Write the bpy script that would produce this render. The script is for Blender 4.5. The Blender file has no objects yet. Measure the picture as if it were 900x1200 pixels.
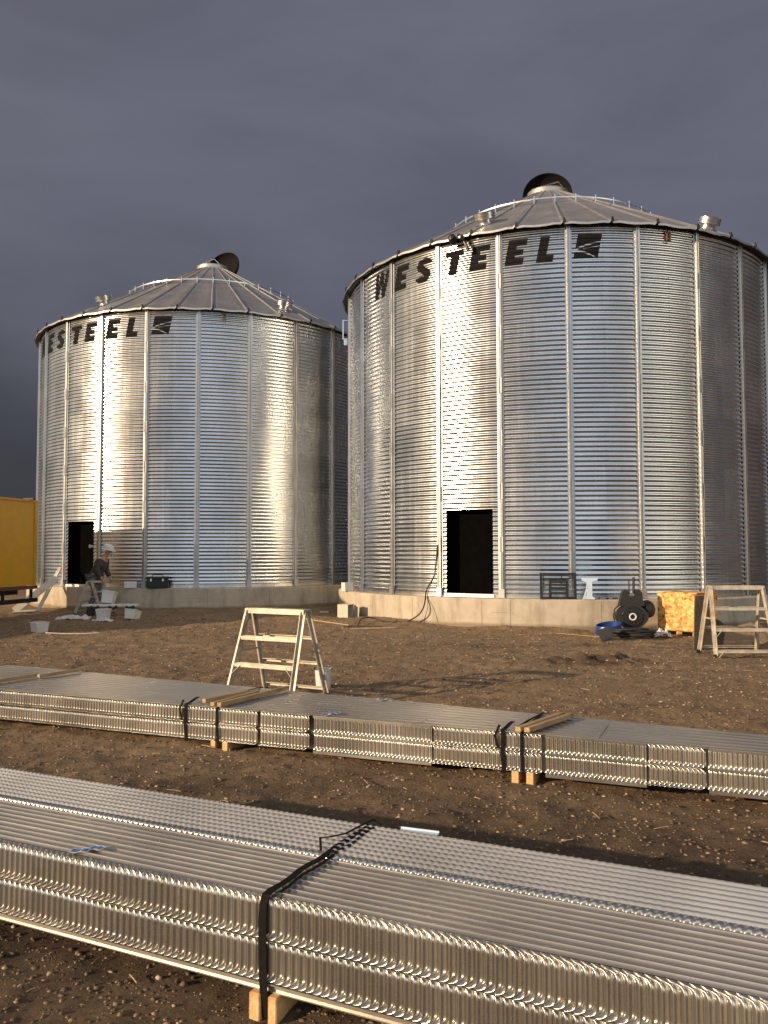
import bpy, bmesh, math, random
import numpy as np
from mathutils import Vector, Matrix, Euler, noise
random.seed(7); rng = np.random.default_rng(7)
PI = math.pi
scene = bpy.context.scene
C = scene.collection
R = math.radians

# ------------------------------------------------------------------ node helpers
def new_mat(name):
    m = bpy.data.materials.new(name); m.use_nodes = True
    nt = m.node_tree; b = nt.nodes['Principled BSDF']
    return m, nt, b
def nd(nt, t, **kw):
    n = nt.nodes.new(t)
    for k, v in kw.items():
        if hasattr(n, k): setattr(n, k, v)
        else: n.inputs[k].default_value = v
    return n
def lk(nt, a, b): nt.links.new(a, b)
def coord(nt, scale=(1, 1, 1)):
    tc = nd(nt, 'ShaderNodeTexCoord'); mp = nd(nt, 'ShaderNodeMapping')
    mp.inputs['Scale'].default_value = scale
    lk(nt, tc.outputs['Object'], mp.inputs['Vector']); return mp.outputs['Vector']
def noise_t(nt, vec, scale, detail=5, rough=.6):
    n = nd(nt, 'ShaderNodeTexNoise'); n.inputs['Scale'].default_value = scale
    n.inputs['Detail'].default_value = detail; n.inputs['Roughness'].default_value = rough
    lk(nt, vec, n.inputs['Vector']); return n.outputs['Fac']
def ramp(nt, fac, stops):
    r = nd(nt, 'ShaderNodeValToRGB')
    el = r.color_ramp.elements
    while len(el) < len(stops): el.new(.5)
    for e, (p, c) in zip(el, stops):
        e.position = p; e.color = (c[0], c[1], c[2], 1) if hasattr(c, '__len__') else (c, c, c, 1)
    lk(nt, fac, r.inputs['Fac']); return r.outputs['Color']
def mixc(nt, fac, a, b, mode='MIX'):
    m = nd(nt, 'ShaderNodeMix'); m.data_type = 'RGBA'; m.blend_type = mode
    for s, v in ((m.inputs[0], fac), (m.inputs[6], a), (m.inputs[7], b)):
        if isinstance(v, bpy.types.NodeSocket): lk(nt, v, s)
        elif hasattr(v, '__len__'): s.default_value = (v[0], v[1], v[2], 1)
        else: s.default_value = v
    return m.outputs[2]
def mth(nt, op, a, b=None, c=None, clamp=False):
    m = nd(nt, 'ShaderNodeMath'); m.operation = op; m.use_clamp = clamp
    for i, v in enumerate((a, b, c)):
        if v is None: continue
        if isinstance(v, bpy.types.NodeSocket): lk(nt, v, m.inputs[i])
        else: m.inputs[i].default_value = v
    return m.outputs[0]
def bump(nt, b, h, strength=.3, dist=.01):
    n = nd(nt, 'ShaderNodeBump'); n.inputs['Strength'].default_value = strength; n.inputs['Distance'].default_value = dist
    lk(nt, h, n.inputs['Height']); lk(nt, n.outputs['Normal'], b.inputs['Normal'])
def simple(name, col, rough=.6, metal=0, var=.15, scale=8, bmp=0, dirt=None):
    m, nt, b = new_mat(name); v = coord(nt)
    f = noise_t(nt, v, scale)
    lo = [c*(1-var) for c in col]; hi = [min(1, c*(1+var)) for c in col]
    c = ramp(nt, f, [(.3, lo), (.7, hi)])
    if dirt:
        f2 = noise_t(nt, v, scale*.37, 8, .7)
        c = mixc(nt, ramp(nt, f2, [(.5, 0), (.68, 1)]), c, dirt)
    lk(nt, c, b.inputs['Base Color']); b.inputs['Roughness'].default_value = rough; b.inputs['Metallic'].default_value = metal
    if bmp: bump(nt, b, noise_t(nt, v, scale*4, 6), bmp, .01)
    return m

# ---- galvanised steel sheets: a little tint and gloss of its own for every rolled sheet
def galvanised(name, base=.62, rough=(.24, .36), panel=True, spangle=60, tint=(1, .985, .96), met=1.0):
    m, nt, b = new_mat(name); v = coord(nt)
    n1 = noise_t(nt, v, 1.3, 6, .65); n2 = noise_t(nt, v, spangle, 2, .5)
    fac = mth(nt, 'ADD', mth(nt, 'MULTIPLY', n1, .88), mth(nt, 'MULTIPLY', n2, .12))
    c = ramp(nt, fac, [(.35, [base*.86*t for t in tint]), (.65, [base*1.1*t for t in tint])])
    r = mth(nt, 'MULTIPLY_ADD', n1, (rough[1]-rough[0])*1.6, rough[0]-.3*(rough[1]-rough[0]))
    if panel:
        sp = nd(nt, 'ShaderNodeSeparateXYZ'); lk(nt, v, sp.inputs[0])
        a = mth(nt, 'ARCTAN2', sp.outputs[1], sp.outputs[0])
        # sheets are two stiffener bays wide and one tier high, each tier staggered by half a sheet
        tier = mth(nt, 'FLOOR', mth(nt, 'DIVIDE', sp.outputs[2], 1.1176))
        ai = mth(nt, 'FLOOR', mth(nt, 'ADD', mth(nt, 'MULTIPLY', a, 12/PI/2), mth(nt, 'MULTIPLY', tier, .5)))
        cb = nd(nt, 'ShaderNodeCombineXYZ'); lk(nt, ai, cb.inputs[0]); lk(nt, tier, cb.inputs[1])
        wn = nd(nt, 'ShaderNodeTexWhiteNoise'); lk(nt, cb.outputs[0], wn.inputs['Vector'])
        k = mth(nt, 'MULTIPLY_ADD', wn.outputs['Value'], .16, .9)
        c = mixc(nt, 1.0, c, k, 'MULTIPLY')
        r = mth(nt, 'ADD', r, mth(nt, 'MULTIPLY_ADD', wn.outputs['Value'], .05, -.02))
        # faint runs and dust low on the wall
        st = noise_t(nt, coord(nt, (6, 6, .25)), 1.5, 6, .6)
        r = mth(nt, 'ADD', r, mth(nt, 'MULTIPLY', ramp(nt, st, [(.45, 0), (.75, 1)]), .08))
    lk(nt, c, b.inputs['Base Color']); lk(nt, r, b.inputs['Roughness']); b.inputs['Metallic'].default_value = met
    bump(nt, b, n1, .03, .02)
    return m

M = {}
M['wall'] = galvanised('galvanised_wall', .68, (.18, .26), tint=(.955, .985, 1.0))
M['stiff'] = galvanised('galvanised_stiffener', .47, (.34, .46), False)
M['steel_lit'] = galvanised('galvanised_bundle_rear_lit', .72, (.24, .36), False, 80, (1, .95, .87), .78)  # paler copy of the bundle steel, sunlit brightness put into its colour
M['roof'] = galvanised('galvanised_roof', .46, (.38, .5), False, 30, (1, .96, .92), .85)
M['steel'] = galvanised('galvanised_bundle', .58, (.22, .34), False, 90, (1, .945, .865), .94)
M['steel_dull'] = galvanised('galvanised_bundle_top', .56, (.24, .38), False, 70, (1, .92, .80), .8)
M['bright'] = galvanised('bright_steel', .72, (.2, .32), False)
M['black'] = simple('black_decal', (.007, .007, .008), .75, var=.3); M['black'].node_tree.nodes['Principled BSDF'].inputs['Specular IOR Level'].default_value = .15
M['dark'] = simple('unlit_inside_black', (.003, .003, .003), 1.0, var=.2)  # black that stands for the unlit inside of the bins
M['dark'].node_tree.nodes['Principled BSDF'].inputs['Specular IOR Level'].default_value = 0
M['blackmetal'] = simple('black_metal', (.018, .019, .02), .45, .3, .4, 20)
M['rubber'] = simple('black_rubber', (.014, .013, .012), .62, 0, .3, 30)
M['strap'] = simple('black_strap', (.008, .007, .0065), .85, 0, .35, 60); M['strap'].node_tree.nodes['Principled BSDF'].inputs['Specular IOR Level'].default_value = .12
M['white'] = simple('white_plastic', (.58, .58, .56), .45, 0, .06, 6, 0, (.5, .47, .42))
M['whitewood'] = simple('pale_board', (.62, .60, .55), .6, 0, .12, 7, .1, (.4, .34, .27))
M['wood'] = None
M['blue'] = simple('blue_plastic', (.014, .042, .17), .35, 0, .2, 14)
M['lightblue'] = simple('pale_blue_paint', (.50, .60, .70), .45, 0, .1, 8)
M['yellow'] = simple('yellow_paint', (.52, .27, .006), .42, 0, .08, 3, .03, (.45, .26, .02))
M['brown'] = simple('brown_rail', (.10, .045, .02), .6, 0, .25, 8)
M['cloth_dark'] = simple('dark_cloth', (.045, .038, .036), .9, 0, .25, 14, .3)
M['cloth_grey'] = simple('grey_cloth', (.13, .13, .15), .9, 0, .2, 14, .3)
M['skin'] = simple('skin', (.36, .21, .15), .5, 0, .08, 20)
M['rag'] = simple('crumpled_rag', (.55, .52, .48), .85, 0, .2, 9, .2)
M['alu'] = simple('ladder_aluminium', (.50, .44, .35), .5, .25, .2, 12, .1, (.30, .23, .16))
M['green'] = simple('green_rim', (.01, .16, .07), .5, 0, .1, 8)
M['blueink'] = simple('blue_print', (.03, .12, .42), .5, 0, .1, 8)
M['yellowrope'] = simple('yellow_rope', (.38, .26, .08), .7, 0, .2, 20)

def wood_mat(name, a, b_, rough=.7):
    m, nt, b = new_mat(name)
    v = coord(nt, (1.5, 22, 22)); f = noise_t(nt, v, 2.2, 7, .65)
    v2 = coord(nt); f2 = noise_t(nt, v2, 5, 4)
    c = ramp(nt, f, [(.32, a), (.66, b_)])
    c = mixc(nt, ramp(nt, f2, [(.55, 0), (.75, .6)]), c, [x*.45 for x in a])
    lk(nt, c, b.inputs['Base Color']); b.inputs['Roughness'].default_value = rough
    bump(nt, b, f, .25, .003); return m
M['wood'] = wood_mat('sawn_batten', (.27, .17, .085), (.47, .33, .18))
M['woodblock'] = wood_mat('pine_block', (.42, .24, .10), (.66, .42, .2))
M['darkply'] = wood_mat('weathered_plywood', (.045, .034, .024), (.11, .085, .06))

def osb():
    m, nt, b = new_mat('osb_board')
    tc = coord(nt, (1, 1, 1))
    n = nd(nt, 'ShaderNodeTexNoise'); n.inputs['Scale'].default_value = 6; lk(nt, tc, n.inputs['Vector'])
    vv = nd(nt, 'ShaderNodeVectorMath'); vv.operation = 'MULTIPLY_ADD'
    lk(nt, n.outputs['Color'], vv.inputs[0]); vv.inputs[1].default_value = (.12, .12, .12); lk(nt, tc, vv.inputs[2])
    cols = []
    for i, sc in enumerate(((26, 26, 9), (10, 10, 24))):
        mp = nd(nt, 'ShaderNodeMapping'); mp.inputs['Scale'].default_value = sc; mp.inputs['Rotation'].default_value = (.3*i, .5-i, .4)
        lk(nt, vv.outputs[0], mp.inputs['Vector'])
        vo = nd(nt, 'ShaderNodeTexVoronoi'); vo.inputs['Scale'].default_value = 1.0; lk(nt, mp.outputs[0], vo.inputs['Vector'])
        cols.append(vo)
    sp = nd(nt, 'ShaderNodeSeparateColor'); lk(nt, cols[0].outputs['Color'], sp.inputs[0])
    sp2 = nd(nt, 'ShaderNodeSeparateColor'); lk(nt, cols[1].outputs['Color'], sp2.inputs[0])
    f = mth(nt, 'ADD', mth(nt, 'MULTIPLY', sp.outputs[0], .5), mth(nt, 'MULTIPLY', sp2.outputs[1], .5))
    c = ramp(nt, f, [(.12, (.20, .06, .012)), (.4, (.56, .25, .055)), (.65, (.70, .36, .10)), (.95, (.84, .56, .24))])
    lk(nt, c, b.inputs['Base Color']); b.inputs['Roughness'].default_value = .65
    bump(nt, b, f, .3, .004); return m
M['osb'] = osb()
M['joint'] = simple('damp_joint', (.17, .13, .095), .9, 0, .3, 20)

def concrete():
    m, nt, b = new_mat('concrete'); v = coord(nt)
    f = noise_t(nt, v, 2.2, 9, .7); g = noise_t(nt, coord(nt, (1, 1, .3)), 3.5, 6, .6)
    c = ramp(nt, f, [(.25, (.33, .28, .215)), (.75, (.50, .435, .34))])
    c = mixc(nt, ramp(nt, g, [(.48, 0), (.72, .75)]), c, (.22, .175, .13))
    # soil splashed on the foot of the pour
    sp = nd(nt, 'ShaderNodeSeparateXYZ'); lk(nt, v, sp.inputs[0])
    zz = mth(nt, 'ADD', sp.outputs[2], mth(nt, 'MULTIPLY', f, -.16))
    c = mixc(nt, ramp(nt, zz, [(.0, .75), (.06, 0)]), c, (.15, .095, .055))
    vo = noise_t(nt, v, 60, 3)
    lk(nt, c, b.inputs['Base Color']); b.inputs['Roughness'].default_value = .85
    bump(nt, b, mth(nt, 'ADD', f, mth(nt, 'MULTIPLY', vo, .3)), .35, .012); return m
M['concrete'] = concrete()
M['cardboard'] = simple('cardboard', (.55, .47, .37), .8, 0, .08, 7, .1)

def soil():
    m, nt, b = new_mat('soil'); v = coord(nt)
    big = noise_t(nt, v, .35, 6, .6); mid = noise_t(nt, v, 3.0, 8, .65); fine = noise_t(nt, v, 26, 8, .75)
    c = ramp(nt, mid, [(.3, (.145, .098, .058)), (.7, (.325, .228, .140))])
    c = mixc(nt, ramp(nt, big, [(.42, 0), (.66, .55)]), c, (.20, .13, .073))
    c = mixc(nt, ramp(nt, fine, [(.3, .75), (.55, 0)]), c, (.055, .034, .022))
    c = mixc(nt, ramp(nt, fine, [(.62, 0), (.78, .5)]), c, (.30, .21, .14))
    vo = nd(nt, 'ShaderNodeTexVoronoi'); vo.inputs['Scale'].default_value = 38; lk(nt, v, vo.inputs['Vector'])
    peb = ramp(nt, vo.outputs['Distance'], [(.12, 1), (.34, 0)])
    sc = nd(nt, 'ShaderNodeSeparateColor'); lk(nt, vo.outputs['Color'], sc.inputs[0])
    pm = mth(nt, 'MULTIPLY', peb, mth(nt, 'GREATER_THAN', sc.outputs[0], .72))
    c = mixc(nt, mth(nt, 'MULTIPLY', pm, .55), c, (.32, .23, .16))
    at = nd(nt, 'ShaderNodeAttribute'); at.attribute_name = 'wet_dark'     # damp patches, and a darker tone towards the camera
    c = mixc(nt, mth(nt, 'MULTIPLY', at.outputs['Fac'], .8), c, (.035, .024, .018))
    lk(nt, c, b.inputs['Base Color'])
    b.inputs['Roughness'].default_value = .92
    b.inputs['Specular IOR Level'].default_value = .25
    h = mth(nt, 'ADD', mth(nt, 'MULTIPLY', mid, .6), mth(nt, 'ADD', mth(nt, 'MULTIPLY', fine, .5), mth(nt, 'MULTIPLY', pm, .35)))
    bump(nt, b, h, .9, .03)
    return m
M['soil'] = soil()
def stones():
    m, nt, b = new_mat('stones')
    g = nd(nt, 'ShaderNodeNewGeometry')
    c = ramp(nt, g.outputs['Random Per Island'], [(0, (.05, .031, .02)), (.5, (.15, .10, .06)), (.82, (.26, .18, .11)), (1, (.46, .36, .26))])
    f = noise_t(nt, coord(nt), 60, 4)
    c = mixc(nt, ramp(nt, f, [(.45, 0), (.7, .6)]), c, (.10, .062, .038))
    lk(nt, c, b.inputs['Base Color']); b.inputs['Roughness'].default_value = .85
    return m
M['stones'] = stones()

# ------------------------------------------------------------------ mesh helpers
class MB:
    def __init__(s): s.v = []; s.f = []
    def add(s, vs, fs):
        o = len(s.v); s.v += [tuple(v) for v in vs]; s.f += [tuple(i+o for i in f) for f in fs]; return s
    def box(s, c, size, rot=None, bev=0):
        x, y, z = [d/2 for d in size]; c = Vector(c)
        if bev:
            bm = bmesh.new(); bmesh.ops.create_cube(bm, size=1)
            for v in bm.verts: v.co = Vector((v.co.x*size[0], v.co.y*size[1], v.co.z*size[2]))
            bmesh.ops.bevel(bm, geom=bm.edges[:], offset=bev, segments=2, affect='EDGES')
            bm.verts.index_update(); vs = [v.co.copy() for v in bm.verts]; fs = [[v.index for v in f.verts] for f in bm.faces]; bm.free()
        else:
            vs = [Vector(p) for p in ((-x,-y,-z),(x,-y,-z),(x,y,-z),(-x,y,-z),(-x,-y,z),(x,-y,z),(x,y,z),(-x,y,z))]
            fs = [(0,3,2,1),(4,5,6,7),(0,1,5,4),(1,2,6,5),(2,3,7,6),(3,0,4,7)]
        if rot is not None:
            q = rot if isinstance(rot, Matrix) else Euler(rot).to_matrix()
            vs = [q @ v for v in vs]
        return s.add([v+c for v in vs], fs)
    def bar(s, a, b, w, t, up=(0,0,1), bev=0):
        a = Vector(a); b = Vector(b); d = b-a; L = d.length; x = d.normalized(); up = Vector(up)
        if abs(x.dot(up)) > .98: up = Vector((0,1,0))
        y = up.cross(x).normalized(); z = x.cross(y)
        return s.box((a+b)/2, (L, w, t), Matrix((x, y, z)).transposed(), bev)
    def tube(s, pts, r, n=8, closed=False, caps=True):
        pts = [Vector(p) for p in pts]; rings = []; N = len(pts)
        prev = None
        for i, p in enumerate(pts):
            if closed: t = pts[(i+1) % N]-pts[i-1]
            else: t = pts[min(i+1, N-1)]-pts[max(i-1, 0)]
            t.normalize()
            if prev is None:
                u = Vector((0,0,1)) if abs(t.z) < .9 else Vector((1,0,0)); prev = (u-t*u.dot(t)).normalized()
            else: prev = (prev-t*prev.dot(t)).normalized()
            w = t.cross(prev); rr = r[i] if hasattr(r, '__len__') else r
            rings.append([p+(prev*math.cos(2*PI*k/n)+w*math.sin(2*PI*k/n))*rr for k in range(n)])
        vs = [v for g in rings for v in g]; fs = []
        for i in range(N if closed else N-1):
            j = (i+1) % N
            for k in range(n): fs.append((i*n+k, i*n+(k+1) % n, j*n+(k+1) % n, j*n+k))
        if caps and not closed: fs += [tuple(range(n))[::-1], tuple((N-1)*n+k for k in range(n))]
        return s.add(vs, fs)
    def lathe(s, prof, n=24, c=(0,0,0), rot=None, capa=True, capb=True):
        vs = []; c = Vector(c)
        q = Euler(rot).to_matrix() if rot is not None else Matrix.Identity(3)
        for (r, z) in prof:
            for k in range(n): vs.append(q @ Vector((r*math.cos(2*PI*k/n), r*math.sin(2*PI*k/n), z))+c)
        fs = []
        for i in range(len(prof)-1):
            for k in range(n): fs.append((i*n+k, i*n+(k+1) % n, (i+1)*n+(k+1) % n, (i+1)*n+k))
        if capa: fs.append(tuple(range(n))[::-1])
        if capb: fs.append(tuple((len(prof)-1)*n+k for k in range(n)))
        return s.add(vs, fs)
    def prism(s, poly, z0, z1, mat=None):
        n = len(poly); vs = [Vector((x, y, z0)) for x, y in poly]+[Vector((x, y, z1)) for x, y in poly]
        if mat is not None: vs = [mat @ v for v in vs]
        return s.add(vs, [tuple(range(n))[::-1], tuple(range(n, 2*n))]+[(i, (i+1) % n, n+(i+1) % n, n+i) for i in range(n)])
    def build(s, name, mat, parent=None, smooth=False, loc=None, rot=None, fixn=False):
        me = bpy.data.meshes.new(name); me.from_pydata(s.v, [], s.f)
        if fixn:
            bm = bmesh.new(); bm.from_mesh(me); bmesh.ops.recalc_face_normals(bm, faces=bm.faces[:]); bm.to_mesh(me); bm.free()
        me.materials.append(mat); me.update()
        if smooth is True: me.polygons.foreach_set('use_smooth', [True]*len(me.polygons))
        elif smooth:
            me.polygons.foreach_set('use_smooth', [True]*len(me.polygons)); me.set_sharp_from_angle(angle=R(smooth))
        o = bpy.data.objects.new(name, me); C.objects.link(o)
        if parent: o.parent = parent
        if loc is not None: o.location = loc
        if rot is not None: o.rotation_euler = rot
        return o
def grid_obj(name, V, nu, nv, mat, parent=None, smooth=True, closed_u=False, keep=None, flip=False):
    """V: (nu*nv,3) array, index = i*nv + j"""
    iu = np.arange(nu if closed_u else nu-1); jv = np.arange(nv-1)
    I, J = np.meshgrid(iu, jv, indexing='ij'); I2 = (I+1) % nu
    F = np.stack([I*nv+J, I2*nv+J, I2*nv+J+1, I*nv+J+1], -1)
    if keep is not None: F = F[keep]
    F = F.reshape(-1, 4)
    if flip: F = F[:, ::-1]
    me = bpy.data.meshes.new(name)
    me.vertices.add(len(V)); me.vertices.foreach_set('co', np.asarray(V, np.float32).ravel())
    me.loops.add(F.size); me.loops.foreach_set('vertex_index', F.ravel().astype(np.int32))
    me.polygons.add(len(F)); me.polygons.foreach_set('loop_start', np.arange(0, F.size, 4, dtype=np.int32))
    me.polygons.foreach_set('loop_total', np.full(len(F), 4, np.int32))
    me.update(calc_edges=True); me.validate()
    me.polygons.foreach_set('use_smooth', np.full(len(me.polygons), bool(smooth)))
    me.materials.append(mat)
    o = bpy.data.objects.new(name, me); C.objects.link(o)
    if parent: o.parent = parent
    return o
def tag(o, label=None, cat=None, group=None, kind=None):
    for k, v in (('label', label), ('category', cat), ('group', group), ('kind', kind)):
        if v: o[k] = v
    return o
def empty(name, loc=(0,0,0), rz=0, label=None, cat=None, group=None):
    o = bpy.data.objects.new(name, None); C.objects.link(o); o.location = loc; o.rotation_euler = (0, 0, rz)
    o.empty_display_size = .1
    return tag(o, label, cat, group)
def copy_tree(o, parent=None):
    c = o.copy(); C.objects.link(c); c.parent = parent
    for ch in [x for x in bpy.data.objects if x.parent == o]: copy_tree(ch, c)
    return c
def spline(pts, n=8):
    P = [Vector(p) for p in pts]; P = [P[0]*2-P[1]]+P+[P[-1]*2-P[-2]]; out = []
    for i in range(1, len(P)-2):
        a, b, c, d = P[i-1:i+3]
        for k in range(n):
            t = k/n
            out.append(.5*((2*b)+(c-a)*t+(2*a-5*b+4*c-d)*t*t+(3*b-a-3*c+d)*t**3))
    out.append(P[-2]); return out

# ------------------------------------------------------------------ ground
def vnoise(x, y, seed):
    r = np.random.default_rng(seed); T = r.random((256, 256))
    xi = np.floor(x).astype(int); yi = np.floor(y).astype(int); fx = x-xi; fy = y-yi
    fx = fx*fx*(3-2*fx); fy = fy*fy*(3-2*fy); xi %= 256; yi %= 256; x2 = (xi+1) % 256; y2 = (yi+1) % 256
    return (T[xi, yi]*(1-fx)*(1-fy)+T[x2, yi]*fx*(1-fy)+T[xi, y2]*(1-fx)*fy+T[x2, y2]*fx*fy)-.5
BINS = {'R': (4.56, 22.366, 0.0), 'L': (-5.938, 28.272, .00285)}
def gheight(x, y):
    h = .06*vnoise(x/2.3, y/2.3, 1)+.034*vnoise(x/.75+9, y/.75, 2)+.020*vnoise(x/.28, y/.28+5, 3)+.016*vnoise(x/.11, y/.11, 4)
    cl = np.maximum(0, vnoise(x/.19+3, y/.19, 6))**1.5*.09*(vnoise(x/1.3, y/1.3, 8)+.45)
    h = h+cl+.012*vnoise(x/.05, y/.05, 5)*1.6
    h = h*np.clip((y-1.2)/1.0, .6, 1)
    d = np.abs(x)*0+np.clip(1-((x-0)**2/400+(y-14)**2/500), .15, 1); h = h*np.clip(d+.3, .2, 1)
    # spoil banked on the concrete rings, and two low mounds
    for (bx, by, _) in BINS.values():
        rr = np.hypot(x-bx, y-by); h = h+.07*np.exp(-((rr-5.8)/.45)**2)*(.6+1.4*vnoise(x*.9, y*.9, 7))
    h = h+.12*np.exp(-(((x+1.9)/2.2)**2+((y-18.7)/.8)**2))
    h = h+.30*np.exp(-(((x-6.75)/.38)**2+((y-15.2)/.6)**2))
    h = h+.07*np.exp(-(((x-3.0)/.8)**2+((y-11.9)/.3)**2))*(1+3*vnoise(x/.12, y/.12, 12))
    # wheel rut crossing in front of the right bin
    h = h-.04*np.exp(-((y-11.0-.05*x-.2*np.sin(x*.5+1))/.13)**2)*(x > .5)*(1+.8*vnoise(x/.07, y/.2, 33))
    h = h-.05*np.exp(-((y-13.6-.08*x-.25*np.sin(x*.6))/.14)**2)*(x > -3)
    return h
def axis(lo, hi, step, far):
    a = np.arange(lo, hi+1e-6, step); ext = []; d = step; p = hi
    while p < far: d *= 1.25; p += d; ext.append(p)
    ext2 = [lo-(e-hi) for e in ext]
    return np.array(ext2[::-1]+list(a)+ext)
xs = axis(-11, 11, .045, 2500); 
ys = axis(1.4, 24, .04, 2500)
X, Y = np.meshgrid(xs, ys, indexing='ij')
Z = gheight(X, Y)
near = (np.abs(X) < 14) & (Y > -2) & (Y < 30)
Z = np.where(near, Z, -.02)
ground = grid_obj('ground', np.stack([X, Y, Z], -1).reshape(-1, 3), len(xs), len(ys), M['soil'])
tag(ground, 'rutted brown gravelly soil of the building site', 'ground', None, 'structure')
wet_dark = .9*np.exp(-(((X-2.95)/.75)**2+((Y-11.75)/.33)**2)*1.0)*(1.3+2.2*vnoise(X/.3, Y/.16, 22))
wet_dark += .7*np.exp(-(((X-2.3)/1.6)**2+((Y-14.2)/.22)**2))*(1+2*vnoise(X/.4, Y/.1, 23))
wet_dark += .8*np.clip(vnoise(X/1.4, Y/.7, 24)*2.2-.35, 0, 1)*(Y < 9.5)
wet_dark += .8*np.clip(1-(Y-4.4)/2.4, 0, 1)*(Y < 8)  # soil gets darker towards the camera
at = ground.data.attributes.new('wet_dark', 'FLOAT', 'POINT'); at.data.foreach_set('value', np.clip(wet_dark, 0, 1).ravel().astype(np.float32))

def scatter(name, n, area, size, seed, mat, flat=.7, gamma=1.8):
    r = np.random.default_rng(seed)
    phi = (1+5**.5)/2
    ico = np.array([(-1,phi,0),(1,phi,0),(-1,-phi,0),(1,-phi,0),(0,-1,phi),(0,1,phi),(0,-1,-phi),(0,1,-phi),(phi,0,-1),(phi,0,1),(-phi,0,-1),(-phi,0,1)])/1.9
    fc = np.array([(0,11,5),(0,5,1),(0,1,7),(0,7,10),(0,10,11),(1,5,9),(5,11,4),(11,10,2),(10,7,6),(7,1,8),(3,9,4),(3,4,2),(3,2,6),(3,6,8),(3,8,9),(4,9,5),(2,4,11),(6,2,10),(8,6,7),(9,8,1)])
    # more stones per square metre near the camera
    ty = r.random(n)**gamma; y = area[2]+(area[3]-area[2])*ty
    x = (r.random(n)*2-1)*(.62*y+.6); x = np.clip(x, area[0], area[1])
    s = size[0]+(size[1]-size[0])*r.random(n)**4; s = s*(.85+y*.06)
    keepm = np.ones(n, bool)
    for (bx, by, _) in BINS.values(): keepm &= np.hypot(x-bx, y-by) > 5.85
    x, y, s = x[keepm], y[keepm], s[keepm]; n = len(x)
    z = gheight(x, y)+s*.15
    V = ico[None]*(1+.5*(r.random((n, 12, 1))-.5))*s[:, None, None]*(.6+.8*r.random((n, 1, 3)))
    V[:, :, 2] *= flat
    a = r.random(n)*2*PI; ca, sa = np.cos(a)[:, None], np.sin(a)[:, None]
    vx = V[:, :, 0]*ca-V[:, :, 1]*sa; vy = V[:, :, 0]*sa+V[:, :, 1]*ca
    V = np.stack([vx+x[:, None], vy+y[:, None], V[:, :, 2]+z[:, None]], -1).reshape(-1, 3)
    F = (fc[None]+np.arange(n)[:, None, None]*12).reshape(-1, 3)
    me = bpy.data.meshes.new(name)
    me.vertices.add(len(V)); me.vertices.foreach_set('co', V.astype(np.float32).ravel())
    me.loops.add(F.size); me.loops.foreach_set('vertex_index', F.ravel().astype(np.int32))
    me.polygons.add(len(F)); me.polygons.foreach_set('loop_start', np.arange(0, F.size, 3, dtype=np.int32)); me.polygons.foreach_set('loop_total', np.full(len(F), 3, np.int32))
    me.update(calc_edges=True); me.materials.append(mat)
    o = bpy.data.objects.new(name, me); C.objects.link(o); return o
g = scatter('gravel', 76000, (-11, 11, 2.0, 21), (.0028, .0125), 3, M['stones'], .55, 1.25)
tag(g, 'loose small stones and clods scattered over the brown soil', 'gravel', None, 'stuff')
# dry stalks and splinters
mb = MB(); r = random.Random(5)
for i in range(260):
    y = 2.2+14*r.random()**1.4; x = (r.random()*2-1)*.5*y; a = r.random()*PI; L = .03+.09*r.random()**2
    z = float(gheight(np.array([x]), np.array([y]))[0])+.012
    d = Vector((math.cos(a), math.sin(a), r.uniform(-.1, .1)))*L
    mb.tube([Vector((x, y, z))-d/2, Vector((x, y, z+.004)), Vector((x, y, z))+d/2+Vector((0, 0, .004))], .0018+.0002*y, 4)
tag(mb.build('straw', M['wood']), 'short dry stalks and splinters lying on the soil', 'straw', None, 'stuff')

# ------------------------------------------------------------------ grain bins
RB = 5.49; CP = .1016; NC = 77; ZB = .63; HB = NC*CP; ZT = ZB+HB
S0 = 22.652
def pos(a, r, z): return (-r*math.cos(R(a)), -r*math.sin(R(a)), z)
DA0, DA1, DZ0, DZ1 = 54.3, 65.65, .69, 2.50
def corr_r(z):  # z above wall foot
    zz = np.asarray(z)
    return RB+.0098*np.cos(2*PI*(zz/CP))*np.clip((zz-.10)/.03, 0, 1)*np.clip((HB-.05-zz)/.03, 0, 1)

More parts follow.
